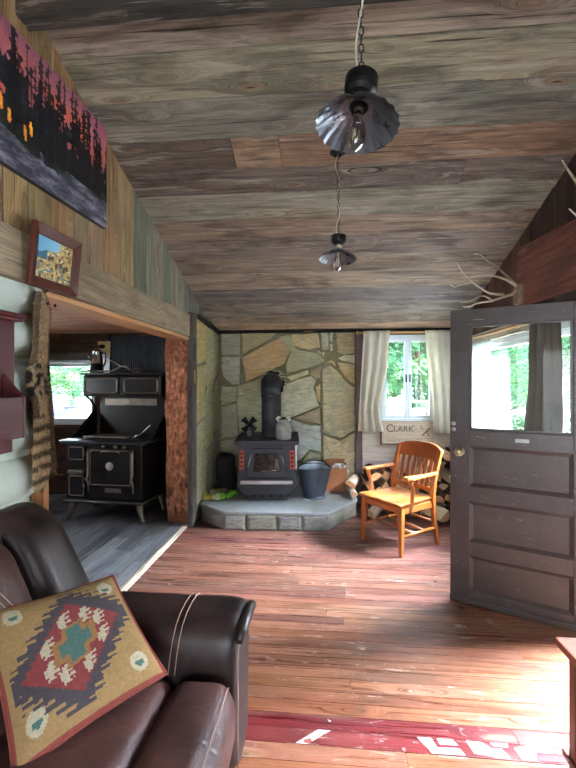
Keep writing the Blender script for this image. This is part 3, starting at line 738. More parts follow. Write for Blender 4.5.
# local x along the door, y thickness (front face at y=0), z up
dbox('stile', (0, 0, .006), (st, Td, Hd)); dbox('stile', (Wd-st, 0, .006), (Wd, Td, Hd))
rails = [(.006, .095), (.335, .44), (.71, .82), (1.09, 1.205), (1.925, Hd)]
for a, b in rails: dbox('rail', (st, 0, a), (Wd-st, Td, b))
for (a, b) in ((.095, .335), (.44, .71), (.82, 1.09)):
    m = MB(); x0, x1 = st, Wd-st; i = .022
    m.box2((x0-.002, .016, a-.002), (x1+.002, Td-.016, b+.002))
    p = m.build('panel', M_DOOR, door)
    m = MB()
    for q in ([(x0, 0, a), (x1, 0, a), (x1-i, .015, a+i), (x0+i, .015, a+i)], [(x0, 0, b), (x0+i, .015, b-i), (x1-i, .015, b-i), (x1, 0, b)], [(x0, 0, a), (x0+i, .015, a+i), (x0+i, .015, b-i), (x0, 0, b)], [(x1, 0, a), (x1, 0, b), (x1-i, .015, b-i), (x1-i, .015, a+i)]):
        bb = m.add(q); m.face([bb+k for k in range(4)])
    m.build('moulding', M_DOOR, p)
m = MB(); m.box2((st-.006, .019, 1.199), (Wd-st+.006, .025, 1.931)); m.build('glass_pane', M_DGLASS, door)
m = MB(); f = .016
for a, b in (((st, .004, 1.205), (Wd-st, .018, 1.205+f)), ((st, .004, 1.925-f), (Wd-st, .018, 1.925)), ((st, .004, 1.205), (st+f, .018, 1.925)), ((Wd-st-f, .004, 1.205), (Wd-st, .018, 1.925))): m.box2(a, b)
m.build('glazing_bead', M_DOOR, door, bevel=.003)
kn = MB(); kn.lathe([(0, 0), (.032, 0), (.034, .006), (.012, .008), (.011, .03), (.026, .04), (.029, .052), (.024, .062), (0, .066)], T(.062, 0, 1.055, rx=PI/2), 24); kn.build('knob', M_BRASS, door)
for z in (1.205, 1.245):
    k2 = MB(); k2.lathe([(0, 0), (.016, 0), (.017, .004), (.013, .008), (0, .009)], T(.022, 0, z, rx=PI/2), 20); k2.build('lock_cylinder', M_STEEL, door)
lp = MB(); lp.box2((-.002, .01, .98), (.0, .036, 1.14)); lp.build('latch_plate', M_STEEL, door)
sl = MB(); sl.box2((.40, -.006, 1.14), (.48, 0, 1.165)); sl.box2((.405, -.022, 1.150), (.475, -.004, 1.158)); sl.build('lift_handle', M_STEEL, door, bevel=.003)
for z in (.3, 1.0, 1.75):
    h = MB(); h.tube([(Wd+.004, -.006, z), (Wd+.004, -.006, z+.1)], .008, 10); h.build('hinge', M_BLACKM, door)
bb = MB(); bb.box2((0, -.012, .01), (Wd, 0, .05)); bb.build('weather_strip', M_DOOR, door, bevel=.004)
# ================================================================ THINGS
# ---- sofa
sofa = thing('sofa', 'dark brown leather sofa with light stitching along the log wall', 'sofa', (-.86, .6, 0))
def loft_x(mb, prof, x0, x1, n, r, **k):
    cy = sum(p[0] for p in prof)/len(prof); cz = sum(p[1] for p in prof)/len(prof)
    N = len(prof)
    def fn(u, v):
        x = x0+(x1-x0)*v; e = min(x-x0, x1-x)
        s = 1 if e > r else .80+.20*math.sqrt(max(0, 1-(1-e/r)**2))
        i = (u*N) % N; a = int(i); t = i-a
        p, q = prof[a % N], prof[(a+1) % N]
        y, z = p[0]+(q[0]-p[0])*t, p[1]+(q[1]-p[1])*t
        wr = .004*nz(x*9, y*14, z*14)
        return (x, cy+(y-cy)*s+wr, (z if z < .12 else cz+(z-cz)*(1-(1-s)*.6))+wr)
    vs = [0, .012, .03, .06]+[.06+.88*i/n for i in range(1, n+1)]+[.97, .988, 1]
    mb.grid(N*2, len(vs)-1, lambda u, v: fn(u, vs[int(round(v*(len(vs)-1)))]), closeu=True, **k)
    for e in (0, 1):
        b = mb.add([fn(i/(N*2), e) for i in range(N*2)]); mb.face([b+i for i in (range(N*2) if e else reversed(range(N*2)))])
prof = [(1.735, .07), (1.74, .2), (1.745, .36), (1.765, .48), (1.775, .545), (1.765, .59), (1.735, .618), (1.69, .633), (1.63, .636), (1.57, .628), (1.525, .605), (1.497, .565), (1.485, .51), (1.482, .44), (1.482, .3), (1.482, .07)]
m = MB(); loft_x(m, prof, -1.25, -.325, 26, .06, col=(255, 255, 255)); arm = m.build('armrest', M_LEATHD, sofa, world=True, sub=1)
def arm_line(x, off=.002):
    return [(x+.012*math.sin((p[1]-.5)*9), p[0]+(p[0]-1.63)*off*8*.5, p[1]+off+.001) for p in prof[5:14]]
for x in (-.575, -.550):
    m = MB(); P = arm_line(x, .003); m.tube(P, .0019, 6); m.build('stitching', M_THREAD, arm, world=True)
for x in (-.98, -.955):
    m = MB(); m.tube(arm_line(x, .003), .0019, 6); m.build('stitching', M_THREAD, arm, world=True)
m = MB(); m.tube([(-.318, 1.487, z) for z in (.12, .3, .45, .52)]+[(-.318, 1.53, .585), (-.318, 1.6, .612)], .0022, 6); m.build('stitching', M_THREAD, arm, world=True)
m = MB(); m.tube([(-.318, 1.50, .572), (-.312, 1.56, .600), (-.310, 1.64, .608), (-.312, 1.72, .59), (-.318, 1.765, .545)], [.014, .022, .024, .022, .014], 12); m.build('scroll_end', M_LEATHD, arm, world=True)
prof2 = [(-(p[0]-1.63)-1.0+.18, p[1]) for p in prof][::-1]
m = MB(); loft_x(m, prof2, -1.25, -.325, 20, .06); m.build('armrest', M_LEATHD, sofa, world=True, sub=1)
m = MB(); m.rbox((-.87, .31, .19), (1.0, 2.34, .26), .03); m.build('base', M_LEATHD, sofa, world=True)
ys = [(-.67, .38), (.385, 1.478)]
for i, (a, b) in enumerate(ys):
    m = MB(); m.rbox((-.855, (a+b)/2, .375), (.62, b-a, .185), .06, n=12, puff=(0, 0, .03), fn=lambda q: (q.x, q.y, q.z+.004*nz(q.x*12, q.y*12, 2)))
    m.build('seat_cushion', M_LEATHER, sofa, world=True)
    m = MB(); m.rbox((-.435, (a+b)/2, .345), (.235, b-a, .25), .075, n=12, puff=(.015, 0, .022), fn=lambda q: (q.x, q.y, q.z+.004*nz(q.x*12, q.y*12, 7)))
    fb = m.build('front_bolster', M_LEATHER, sofa, world=True)
    m = MB(); m.tube([(-.337, a+.06+(b-a-.12)*k/16, .462+.010*math.cos(PI*(k-8)/16)) for k in range(17)], .0018, 6); m.build('stitching', M_THREAD, fb, world=True)
def lean(q): return V((q.x-(q.z-.45)*.46+.02*nz(q.y*3, q.z*3, 4), q.y, q.z))
for i, (a, b) in enumerate(((-.66, .42), (.43, 1.49))):
    m = MB(); m.rbox((-1.065, (a+b)/2, .675), (.22, b-a, .57), .10, n=12, puff=(.03, 0, .02), fn=lean)
    bc = m.build('back_cushion', M_LEATHER, sofa, world=True)
    bvh = BVHTree.FromPolygons([tuple(p) for p in m.v], m.f)
    for dy in (.0, .026):
        P = []
        for k in range(22):
            t = k/21; y, z = b-.115-dy-.16*t*t, .55+.40*t
            hit = bvh.ray_cast(V((-.2, y, z)), V((-1, 0, 0)))[0]
            if hit is not None: P.append(hit+V((.0012, 0, 0)))
        if len(P) > 3:
            st_ = MB(); st_.tube(P, .0019, 6); st_.build('stitching', M_THREAD, bc, world=True)
for a, b in ((1.49, 1.785), (-1.02, -.67)):
    m = MB(); m.rbox((-1.04, (a+b)/2, .70), (.20, b-a, .58), .095, n=12, puff=(.02, .0, .02), fn=lambda q: V((q.x-(q.z-.45)*.50, q.y, q.z)))
    m.build('back_wing', M_LEATHD, sofa, world=True)
m = MB(); m.rbox((-1.30, .38, .52), (.20, 2.7, .86), .06, n=8, fn=lambda q: V((q.x-(q.z-.5)*.1, q.y, q.z))); m.build('back_panel', M_LEATHD, sofa, world=True)

# ---- kilim pillow
PA, PB, PC, PD = V((-.838, 1.560, .768)), V((-.535, 1.352, .545)), V((-.828, 1.030, .474)), V((-1.13, 1.255, .770))
pn = (PB-PD).cross(PA-PC).normalized()
if pn.z < 0: pn = -pn
pil = thing('throw_pillow', 'tan kilim throw pillow with toothed red diamond on the leather sofa', 'pillow', tuple((PA+PB+PC+PD)/4))
TAN, RED, NAVY, CRE, TEAL, CORAL = (160, 130, 88), (138, 66, 66), (80, 74, 80), (184, 174, 150), (82, 114, 108), (146, 76, 68)
def kil(u, v):
    """a runs A->B (-1..1), b runs D->A (-1..1)"""
    n_ = 92; a = (math.floor(u*n_)+.5)/n_*2-1; b = (math.floor(v*n_)+.5)/n_*2-1
    k = vary
    if b > .955 or a > .955 or b < -.955 or a < -.965: return CORAL
    # solve position in the skewed lozenge axes
    det = .9*.78-(-.1)*(-.22)
    p = (b*.78-a*(-.1))/det; q = (a*.9-b*(-.22))/det
    p, q = p*1.13, q*1.13
    r = abs(p)+abs(q)
    ao, bo = a+.02, b+.02
    if r < 1.0:
        sp, sq = round(p*11)/11, round(q*11)/11
        tooth = int(math.floor((p-q)*11)) % 2
        if (abs(p) < .14 and abs(q) < .36) or (abs(q) < .14 and abs(p) < .30): return TEAL
        if (abs(p) < .22 and abs(q) < .42) or (abs(q) < .24 and abs(p) < .42): return mixc(TAN, (150, 98, 60), .5)
        if r > .93: return RED if tooth else NAVY
        # cream toothed motifs
        for cp, cq in ((.52, .24), (-.52, -.24), (.26, -.46), (-.26, .46), (.16, .58), (-.16, -.58), (.50, -.2), (-.50, .2)):
            dp, dq = p-cp, q-cq
            if abs(dp) < .05 and abs(dq) < .17: return CRE
            if abs(dq) < .17 and -.05 <= dp < .15 and int(math.floor((dq+.17)*19)) % 2 == 0: return CRE
            if abs(dq+.0) < .09 and -.10 <= dp < 0: return CRE
        return RED
    st = 1.44+.16*(int(math.floor((p-q)*5.5)) % 2)-.10*(abs(p) > .9)
    tt = .13*(int(math.floor(a*21)) % 2)
    rs = math.ceil((abs(p)-.0)*6)/6+math.ceil(abs(q)*6)/6
    if rs < 1.45+tt and abs(a) < .86 and abs(b) < .90: return NAVY
    for ca, cb in ((.68, .70), (.68, -.70), (-.70, .72), (-.74, -.66)):
        dx, dy = (a-ca), (b-cb); e = (dx*dx/.020+dy*dy/.016)
        if e < .28: return TEAL if dx > 0 else CRE
        if e < 1: return CRE
    return TAN
def pil_pt(u, v, s):
    a, b = u*2-1, v*2-1
    # pinch the edges between the corners
    aa = a*(1-.05*(1-b*b)); bb_ = b*(1-.05*(1-a*a))
    U, W = (aa+1)/2, (bb_+1)/2
    P = PD.lerp(PC, U).lerp(PA.lerp(PB, U), W)
    h = .062*max(0, (1-a**4))**.6*max(0, (1-b**4))**.6
    return P+pn*(s*h+.003*nz(a*4, b*4, s))
m = MB(); m.grid(92, 92, lambda u, v: pil_pt(u, v, 1), kil, uvs=20, flip=True, smooth=True); m.build('front_panel', M_KILIM, pil, world=True)
m = MB(); m.grid(20, 20, lambda u, v: pil_pt(u, v, -1), col=CORAL, uvs=20); m.build('back_panel', M_KILIM, pil, world=True)
m = MB(); e = [pil_pt(k/20, 0, 0) for k in range(20)]+[pil_pt(1, k/20, 0) for k in range(20)]+[pil_pt(1-k/20, 1, 0) for k in range(20)]+[pil_pt(0, 1-k/20, 0) for k in range(20)]
m.tube(e, .005, 8, CORAL, closed=True); m.build('piping', M_KILIM, pil, world=True)

# ---- canvas picture of a burning forest
TRK = [(R.random(), R.uniform(.003, .009), R.uniform(.74, 1.05), R.uniform(.1, .35)) for _ in range(58)]
def fire(u, v):
    """u 0..1 left-right, v 0..1 bottom-top"""
    c = mixc((198, 112, 122), (150, 92, 118), min(1, max(0, (v-.82)*4)))
    gl = max(0, min(1, .35+1.5*nz(u*7+3, v*6, 3)))*max(0, min(1, 1.25-abs(v-.70)*5.5)); c = mixc(c, (238, 104, 58), gl)
    ridge = .74+.15*nz(u*2.6, 5)-.14*u+.11*abs(nz(u*26, 9))+.06*nz(u*70, 3)
    if v < ridge: c = mixc((24, 28, 40), (60, 58, 70), max(0, min(1, nz(u*10, v*14)+.2)))
    if v < ridge and v > ridge-.34 and nz(u*26, v*11, 31) > .22+.5*(ridge-v): c = mixc((214, 92, 62), (182, 96, 104), min(1, max(0, nz(u*8, v*8, 77)+.5)))
    if v < .44: c = mixc((28, 30, 30), (64, 72, 54), max(0, min(1, nz(u*9, v*15, 4)+.15)))
    for k, (x, w, h, lo) in enumerate(TRK):
        d = abs(u-x-.010*nz(v*5, k)); br = max(0, nz(v*34, k*3.1, u*9))*.03*max(0, 1.1-abs(v-h*.7)*1.4)
        if lo < v < h and d < w*(1.2-.55*v)+br: c = mixc((15, 15, 22), c, .12+.1*(k % 2))
    for x, y in ((.10, .38), (.34, .36), (.42, .31), (.30, .41), (.45, .38), (.24, .34)):
        e = ((u-x)/.009)**2+((v-y)/.06)**2
        if e < 1+1.2*nz(u*60, v*40): c = (255, 120+70*(1-min(1, e)), 44)
    rock = .27-.12*u+.06*nz(u*5, 2)+.03*nz(u*17, 8)
    if u > .5 and v < .30+.06*nz(u*9, 3)-.05*u and nz(u*6, v*8, 6) > -.12: rock = max(rock, v+.01)
    if v < rock:
        t = .42+1.1*nz(u*8+v*5, v*20-u*4, 7)+.5*nz(u*40, v*60)
        c = mixc((52, 52, 66), (152, 150, 164), max(0, min(1, t)))
    return tuple(max(0, min(255, x*(.95+.14*nz(u*70, v*50, 1)))) for x in c)
cv = thing('canvas_picture', 'large unframed canvas print of a forest fire high on the left wall', 'picture', (-1.44, 1.92, 2.5))
CY0, CY1 = 1.30, 2.555
def cvp(u, v): return (-1.412, CY0+(CY1-CY0)*u, 2.495+.035*u+(.645)*v)
m = MB(); m.hexa([(-1.441, CY0, 2.494), (-1.441, CY1, 2.529), (-1.441, CY1, 3.175), (-1.441, CY0, 3.14), (-1.4135, CY0, 2.494), (-1.4135, CY1, 2.529), (-1.4135, CY1, 3.175), (-1.4135, CY0, 3.14)], (40, 38, 46)); m.build('wrapped_edge', M_PRINT, cv, world=True)
m = MB(); m.grid(190, 100, cvp, fire, smooth=False); m.build('printed_face', M_PRINT, cv, world=True)

# ---- small framed landscape leaning out from the beam
fp = thing('framed_picture', 'small landscape in a red brown wood frame on the weathered beam', 'picture', (-1.40, 2.0, 2.0))
FX = lambda v: -1.402+.030*v
def fq(u, v, d=0): return (FX(v)+.004+d, 1.803+.368*u, 1.995+.30*v+.01*u)
def fbar(u0, v0, u1, v1, w):
    m = MB()
    return m
fw, fh = .135, .17
for a in (((0, 0), (1, 0), (1-fw, fh), (fw, fh)), ((0, 1), (fw, 1-fh), (1-fw, 1-fh), (1, 1)), ((0, 0), (fw, fh), (fw, 1-fh), (0, 1)), ((1, 0), (1, 1), (1-fw, 1-fh), (1-fw, fh))):
    m = MB(); inn = lambda p: 0 < p[0] < 1 and 0 < p[1] < 1
    P = [fq(*p, .030 if not inn(p) else .014) for p in a]; Q = [fq(*p, -.0) for p in a]
    m.hexa(Q+P, (86, 42, 30)); m.build('frame_bar', W_MAROON, fp, world=True, bevel=.006, bseg=3)
def land(u, v):
    if v > .62+.25*(u-.0)-.05*nz(u*6, 1) and u < .62: c = mixc((104, 176, 214), (170, 206, 216), u)
    elif v > .45+.1*nz(u*5, 7)+.22*u*0 and u < .26: c = (58, 104, 128)
    else:
        c = mixc((206, 178, 112), (150, 120, 66), max(0, min(1, .4+nz(u*7, v*9, 3))))
        if nz(u*12, v*12, 9) > .28: c = (70, 60, 48)
        if nz(u*15, v*15, 19) > .36: c = (224, 214, 186)
        if v < .4 and nz(u*8, v*12, 29) > .22: c = (98, 124, 128)
    for x, y in ((.34, .52), (.42, .55), (.55, .4), (.68, .44), (.78, .36), (.86, .42)):
        if ((u-x)/.045)**2+((v-y)/.07)**2 < 1+nz(u*40, v*40): c = (72, 52, 40)
    return c
m = MB(); m.grid(60, 48, lambda u, v: fq(fw+(1-2*fw)*u, fh+(1-2*fh)*v, .008), land, smooth=False); m.build('painted_scene', M_PRINT, fp, world=True)
m = MB(); m.hexa([fq(.02, .02, -.003), fq(.98, .02, -.003), fq(.98, .98, -.003), fq(.02, .98, -.003), fq(.02, .02, .005), fq(.98, .02, .005), fq(.98, .98, .005), fq(.02, .98, .005)], (60, 40, 30)); m.build('backing_board', W_MAROON, fp, world=True)

# ---- maroon wall shelf on the logs
sh = thing('wall_shelf', 'maroon wooden wall shelf with open bin on the white log wall', 'shelf', (-1.44, 1.40, 1.24))
MR = (82, 28, 33)
m = MB(); m.box2((-1.445, 1.12, 1.29), (-1.425, 1.775, 1.835), col=MR); m.prism([(1.30, 1.30), (1.76, 1.30), (1.76, 1.215), (1.68, 1.215), (1.60, 1.26), (1.45, 1.215), (1.30, 1.215)], 0, .022, Matrix(((0, 0, 1, -1.445), (1, 0, 0, 0), (0, 1, 0, 0), (0, 0, 0, 1))), MR); m.build('back_board', W_MAROON, sh, world=True, bevel=.003)
m = MB(); m.box2((-1.445, 1.09, 1.825), (-1.375, 1.79, 1.845), col=MR); m.box2((-1.43, 1.10, 1.81), (-1.385, 1.782, 1.825), col=(84, 30, 34)); m.build('top_shelf', W_MAROON, sh, world=True, bevel=.004)
m = MB(); m.box2((-1.345, 1.14, 1.295), (-1.33, 1.705, 1.470), col=MR); m.build('bin_front', W_MAROON, sh, world=True, bevel=.003)
m = MB(); m.box2((-1.43, 1.14, 1.288), (-1.33, 1.715, 1.302), col=MR); m.build('bin_floor', W_MAROON, sh, world=True, bevel=.003)
for y in (1.13, 1.705):
    m = MB(); m.prism([(-1.43, 1.288), (-1.325, 1.288), (-1.325, 1.47), (-1.36, 1.50), (-1.43, 1.58)], 0, .014, Matrix(((1, 0, 0, 0), (0, 0, 1, y), (0, 1, 0, 0), (0, 0, 0, 1))), MR); m.build('bin_side', W_MAROON, sh, world=True, bevel=.002)

# ---- fur pelt hanging from the beam
pe = thing('animal_pelt', 'striped grey tan fur pelt hanging from the weathered beam', 'pelt', (-1.41, 1.98, 1.0))
def pelt_outline(t):   # t 0 top .. 1 bottom : centre y, half width
    keys = [(0, 1.935, .018), (.05, 1.935, .034), (.12, 1.935, .042), (.25, 1.928, .040), (.36, 1.915, .042), (.42, 1.90, .062), (.50, 1.91, .054), (.56, 1.93, .036), (.7, 1.935, .038), (.8, 1.935, .040), (.9, 1.93, .038), (.97, 1.92, .026), (1, 1.915, .010)]
    for a, b in zip(keys, keys[1:]):
        if a[0] <= t <= b[0]:
            f = (t-a[0])/(b[0]-a[0]); return a[1]+(b[1]-a[1])*f, a[2]+(b[2]-a[2])*f
def furcol(t, s):
    base = mixc((206, 178, 142), (166, 140, 110), .5+.5*nz(t*7, s*2))
    if .36 < t < .52: base = (58, 48, 42) if nz(t*34, s*3.5, 2) > .0 else (182, 160, 128)
    elif t > .62: base = mixc(base, (74, 60, 48), .75 if math.sin(t*95+s*.8) > .25 else 0); base = mixc(base, (196, 172, 136), .35 if math.sin(t*95+s*.8) < -.4 else 0)
    elif s > .6 or s < -.75: base = mixc(base, (80, 66, 54), .6)
    return vary(base, .2)
m = MB(); F_ = MB(); Rf = random.Random(3)
def pel(u, v):
    cy, hw = pelt_outline(v); a = 2*PI*u
    return (-1.412+.032*min(1, hw/.05)*math.sin(a)+.008*nz(v*6, u*4), cy+hw*math.cos(a), 1.985-.985*v)
m.grid(20, 44, pel, lambda u, v: furcol(v, math.cos(2*PI*u)), closeu=True); body = m.build('pelt_body', M_FUR, pe, world=True)
def strand(F, p, nrm, L, c, w=.0016, down=.75):
    d = (V((0, 0, -1))*down+nrm*.42+V((Rf.uniform(-.3, .3), Rf.uniform(-.35, .35), Rf.uniform(-.2, .2)))).normalized()
    s = d.cross(nrm); s = s.normalized() if s.length > 1e-5 else V((0, 1, 0))
    b = F.add([p-s*w, p+s*w, p+d*L*.6+s*w*.6+nrm*.002, p+d*L*1.0-V((0, 0, L*.12))]); F.face((b, b+1, b+2), c); F.face((b, b+2, b+3), c)
for k in range(9000):
    u, v = Rf.uniform(-.05, .55), Rf.random(); p = V(pel(u % 1, v)); e = .004
    nr = (V(pel((u+e) % 1, v))-p).cross(V(pel(u % 1, min(1, v+e)))-p)
    if nr.length < 1e-12: continue
    nr.normalize()
    if nr.dot(V((0, math.cos(2*PI*u), math.sin(2*PI*u))).yzx if False else V((math.sin(2*PI*u), math.cos(2*PI*u), 0))) < 0: nr = -nr
    strand(F_, p, nr, Rf.uniform(.010, .022)*(1.2 if .36 < v < .52 else 1), furcol(v, math.cos(2*PI*u)))
tag(F_.build('fur', M_FUR, pe, world=True), kind='stuff')
def flap(u, v, s=0):
    z = 1.95-.88*v; y0 = 1.955+.008*math.sin(v*9); y1 = 1.985+.085*v**1.6+.010*math.sin(v*13)+(-.02 if v > .97 else 0)
    return (-1.428+.02*math.sin(u*PI)*(.5+v)+s+.004*nz(u*5, v*9), y0+(y1-y0)*u, z)
m = MB(); fcol = lambda u, v: vary(mixc((104, 86, 68), (140, 120, 92), abs(nz(u*5, v*14))*2), .12)
m.grid(10, 40, lambda u, v: flap(u, v, .004), fcol); m.grid(10, 40, lambda u, v: flap(u, v, -.006), fcol, flip=True)
m.build('hide_flap', M_FUR, pe, world=True)
F2 = MB()
for k in range(4200):
    u, v = Rf.random(), Rf.random()**.9
    if u > .88 and Rf.random() < .6: u = .97
    p = V(flap(u, v, .004)); strand(F2, p, V((1, .25*(u-.5), 0)).normalized(), Rf.uniform(.010, .02), vary((112, 92, 72), .25) if u < .88 else vary((190, 166, 130), .15), .0014, .9)
tag(F2.build('dark_back_fur', M_FUR, pe, world=True), kind='stuff')
m = MB()
for dx, dy in ((.0, -.012), (.004, .0), (-.002, .014)):
    m.tube([(-1.405+dx, 1.945+dy*.4, 1.975), (-1.395+dx, 1.945+dy, 1.998), (-1.398, 1.945+dy*2, 2.02)], .004, 6, (60, 50, 44))
m.build('hanging_cord', M_FUR, pe, world=True)
for y in (1.93, 1.985):
    m = MB(); m.lathe([(0, 0), (.008, .002), (.009, .006), (.004, .010), (0, .011)], T(-1.378, y, 1.925, ry=PI/2), 10, (36, 30, 28)); m.build('eye_hole', M_FUR, pe, world=True)

# ---- pendant lamps
def make_pendant(name, label, loc, ztop, rot):
    r = thing(name, label, 'pendant lamp', loc)
    tilt = Euler(rot).to_matrix().to_4x4()
    # local origin at the centre of the shade rim
    npl = 22
    rf = lambda k, i: 1+.024*(1 if k % 2 else -1)*(i/4.0)
    prof = [(.026, .062), (.05, .056), (.08, .040), (.105, .021), (.125, .0)]
    m = MB(); m.lathe(prof, tilt, npl*2, (255, 255, 255), 0, False, rf=rf)
    q = [(a, b+.0015) for a, b in prof]; n0 = len(m.f); m.lathe(q, tilt, npl*2, (255, 255, 255), 0, False, rf=rf)
    m.build('shade', M_SHADE, r)
    m = MB(); m.lathe([(0, .052), (.024, .054), (.030, .06), (.030, .066), (.018, .070), (.017, .074), (0, .074)], tilt, 20); m.build('shade_collar', M_BLACKM, r)
    m = MB(); m.lathe([(0, .045), (.014, .045), (.0155, .052), (.0155, .098), (.02, .10), (0, .102)], tilt, 18); so = m.build('lamp_socket', M_BRASS, r)
    m = MB(); m.tube([tilt @ V((.014, -.004, .086)), tilt @ V((.026, -.006, .086))], [.004, .006], 8); m.build('switch', M_BRASS, so)
    m = MB(); m.lathe([(0, .098), (.022, .098), (.036, .103), (.047, .114), (.051, .126), (.0515, .158), (0, .160)], tilt, 32, sharp=True); m.build('canopy_cup', M_BLACKM, r)
    b = MB(); b.lathe([(.012, .047), (.014, .03), (.022, .005), (.029, -.022), (.030, -.04), (.024, -.062), (.012, -.077), (.003, -.083), (0, -.084)], tilt, 22); bu = b.build('bulb', M_BULB, r)
    f = MB()
    for k in range(4):
        a = PI/4+k*PI/2; f.tube([tilt @ V((.004*math.cos(a), .004*math.sin(a), .03)), tilt @ V((.010*math.cos(a), .010*math.sin(a), .005)), tilt @ V((.010*math.cos(a+.5), .010*math.sin(a+.5), -.045))], .0011, 5)
    f.build('filament', M_BRASS, bu)
    c = MB(); c.lathe([(0, .05), (.012, .05), (.012, .034), (.009, .028), (0, .028)], tilt, 14); c.build('bulb_cap', M_STEEL, bu)
    top = tilt @ V((0, 0, .160)); H_ = ztop-loc[2]; n = int((H_-top.z)/.026); hook = V((0, 0, H_))
    m = MB()
    for k in range(n):
        p = top.lerp(hook, (k+.5)/n); L = .0205; w = .0075; P = []
        for j in range(12):
            a = 2*PI*j/12; x, z = w*math.cos(a), (L-w)*(1 if math.sin(a) > 0 else -1)*(.45 if True else 1)+w*math.sin(a)
            P.append(p+(V((x, 0, z)) if k % 2 else V((0, x, z))))
        m.tube(P, .0021, 6, closed=True)
    m.build('chain', M_BLACKM, r)
    m = MB(); P = []
    for k in range(40):
        t = k/39; P.append(top.lerp(hook, t)+V((-.012*math.sin(t*17)-.004, .012*math.cos(t*11), 0)))
    m.tube(P, .0032, 6); m.build('cord', m_plain_cord, r)
    m = MB(); m.lathe([(0, 0), (.05, 0), (.052, -.012), (.03, -.024), (0, -.026)][::-1], T(0, 0, H_), 20); m.build('ceiling_plate', M_BLACKM, r)
    return r
m_plain_cord = m_plain('pale_lamp_cord', (196, 190, 172), .6, 0, .1)
make_pendant('pendant_lamp', 'near black pendant lamp with pleated shade, large and closest overhead', (.097, 1.264, 2.312), 3.43, (-.13, .10, 0))
make_pendant('pendant_lamp', 'small far pendant lamp with pleated shade hanging lower in view toward the fireplace', (.085, 2.768, 2.355), ceil_z(2.77)-.01, (-.06, .05, .1))
# ---- black wood stove on the hearth
ws = thing('wood_stove', 'black cast iron wood stove with glass door standing on the hearth', 'stove', (-.653, 4.62, .19), math.radians(5))
def circ(x, z, r, n=14): return [(x+r*math.cos(2*PI*k/n), z+r*math.sin(2*PI*k/n)) for k in range(n)]
FR = Matrix(((1, 0, 0, 0), (0, 0, -1, 0), (0, 1, 0, 0), (0, 0, 0, 1)))     # prism (x,z) extruded toward the front
m = MB(); m.box2((-.222, .01, 0), (.222, .46, .085)); m.build('pedestal', M_IRON, ws, bevel=.004)
for x in (-.15, -.05, .05, .15):
    m = MB(); m.prism(circ(x, .052, .016), -.0095, -.006, FR @ T(0, 0, 0)); m.build('vent_hole', M_SOOT_HOLE, ws)  # holes are flat black discs, inner shade put into the colour
m = MB()
out = [(-.25, .08), (.25, .08), (.335, .17), (.335, .30), (.315, .34), (.315, .645), (-.315, .645), (-.315, .34), (-.335, .30), (-.335, .17)]
m.prism(out, -.52, .06, FR); m.build('firebox', M_IRON, ws, bevel=.008)
m = MB()
m.hexa([(-.315, -.062, .32), (.315, -.062, .32), (.315, -.05, .32), (-.315, -.05, .32), (-.315, -.062, .645), (.315, -.062, .645), (.315, -.05, .645), (-.315, -.05, .645)]); m.build('front_plate', M_IRON, ws, bevel=.003)
m = MB(); m.box2((-.36, -.10, .655), (.36, .56, .69)); m.box2((-.352, -.085, .64), (.352, .54, .656))
for a, b in (((-.36, .53, .69), (.36, .56, .715)), ((-.36, .0, .69), (-.34, .56, .712)), ((.34, .0, .69), (.36, .56, .712))): m.box2(a, b)
m.build('top_plate', M_IRON, ws, bevel=.006)
m = MB(); m.box2((-.29, -.165, .222), (.29, -.06, .268)); m.build('ash_lip', M_STEEL, ws, bevel=.01)
dr = MB(); dr.prism([(-.235, .275), (.235, .275), (.175, .605), (-.175, .605)], .062, .088, FR); d_ = dr.build('door', M_IRON, ws, bevel=.008)
m = MB(); m.prism([(-.150, .355), (.150, .355), (.125, .545), (-.125, .545)], .088, .092, FR)
gl = m.build('door_glass', m_plain('sooted_stove_glass', (46, 40, 36), .12, 0, .5, 14, coat=.6), d_)
for p, q in (((-.150, .355), (.150, .355)), ((-.125, .545), (.125, .545)), ((-.150, .355), (-.125, .545)), ((.150, .355), (.125, .545))):
    m = MB(); m.tube([(p[0], -.092, p[1]), (q[0], -.092, q[1])], .005, 8); m.build('glass_retainer', M_BLACKM, d_)
m = MB(); m.tube([(-.135, -.097, .37), (-.05, -.099, .358), (.11, -.097, .362)], .003, 6); m.build('polished_glass_edge', M_STEEL, d_)
for s in (-1, 1):
    m = MB(); m.tube([(s*.205, -.10, .41), (s*.200, -.125, .42), (s*.172, -.125, .53), (s*.170, -.10, .545)], .007, 10); m.build('door_bar', M_STEEL, d_)
    v = MB(); v.prism([(s*.285-.026, .37), (s*.285+.026, .37), (s*.278+.024, .585), (s*.278-.024, .585)], .062, .078, FR); vp = v.build('red_vent', M_RED, ws, bevel=.006)
    for z in (.405, .453, .501, .549):
        h = MB(); h.prism(circ(s*.2815, z, .013), .0782, .081, FR); h.build('vent_hole', M_SOOT_HOLE, vp)  # black disc painted for the shade of an opening
m = MB(); m.box2((.318, -.045, .36), (.338, -.01, .64)); m.build('side_trim', M_STEEL, ws, bevel=.004)
m = MB(); m.lathe([(0, 0), (.05, 0), (.055, .01), (.04, .03), (0, .032)], T(-.09, -.07, .292, rx=PI/2) @ Matrix.Scale(.5, 4), 16); m.build('draft_knob', M_STEEL, d_)
m = MB(); m.lathe([(.125, .70), (.125, .73), (.112, .735), (.112, 1.16), (.118, 1.165), (.118, 1.20), (.112, 1.205)], T(.03, .29, 0), 32); m.build('stove_pipe', M_IRON, ws)
m = MB(); m.tube([(.03, .29, 1.19), (.03, .29, 1.25), (.03, .315, 1.30), (.03, .37, 1.33), (.03, .46, 1.335), (.03, .69, 1.335)], [.118, .120, .124, .126, .126, .126], 28); m.build('pipe_elbow', M_IRON, ws)
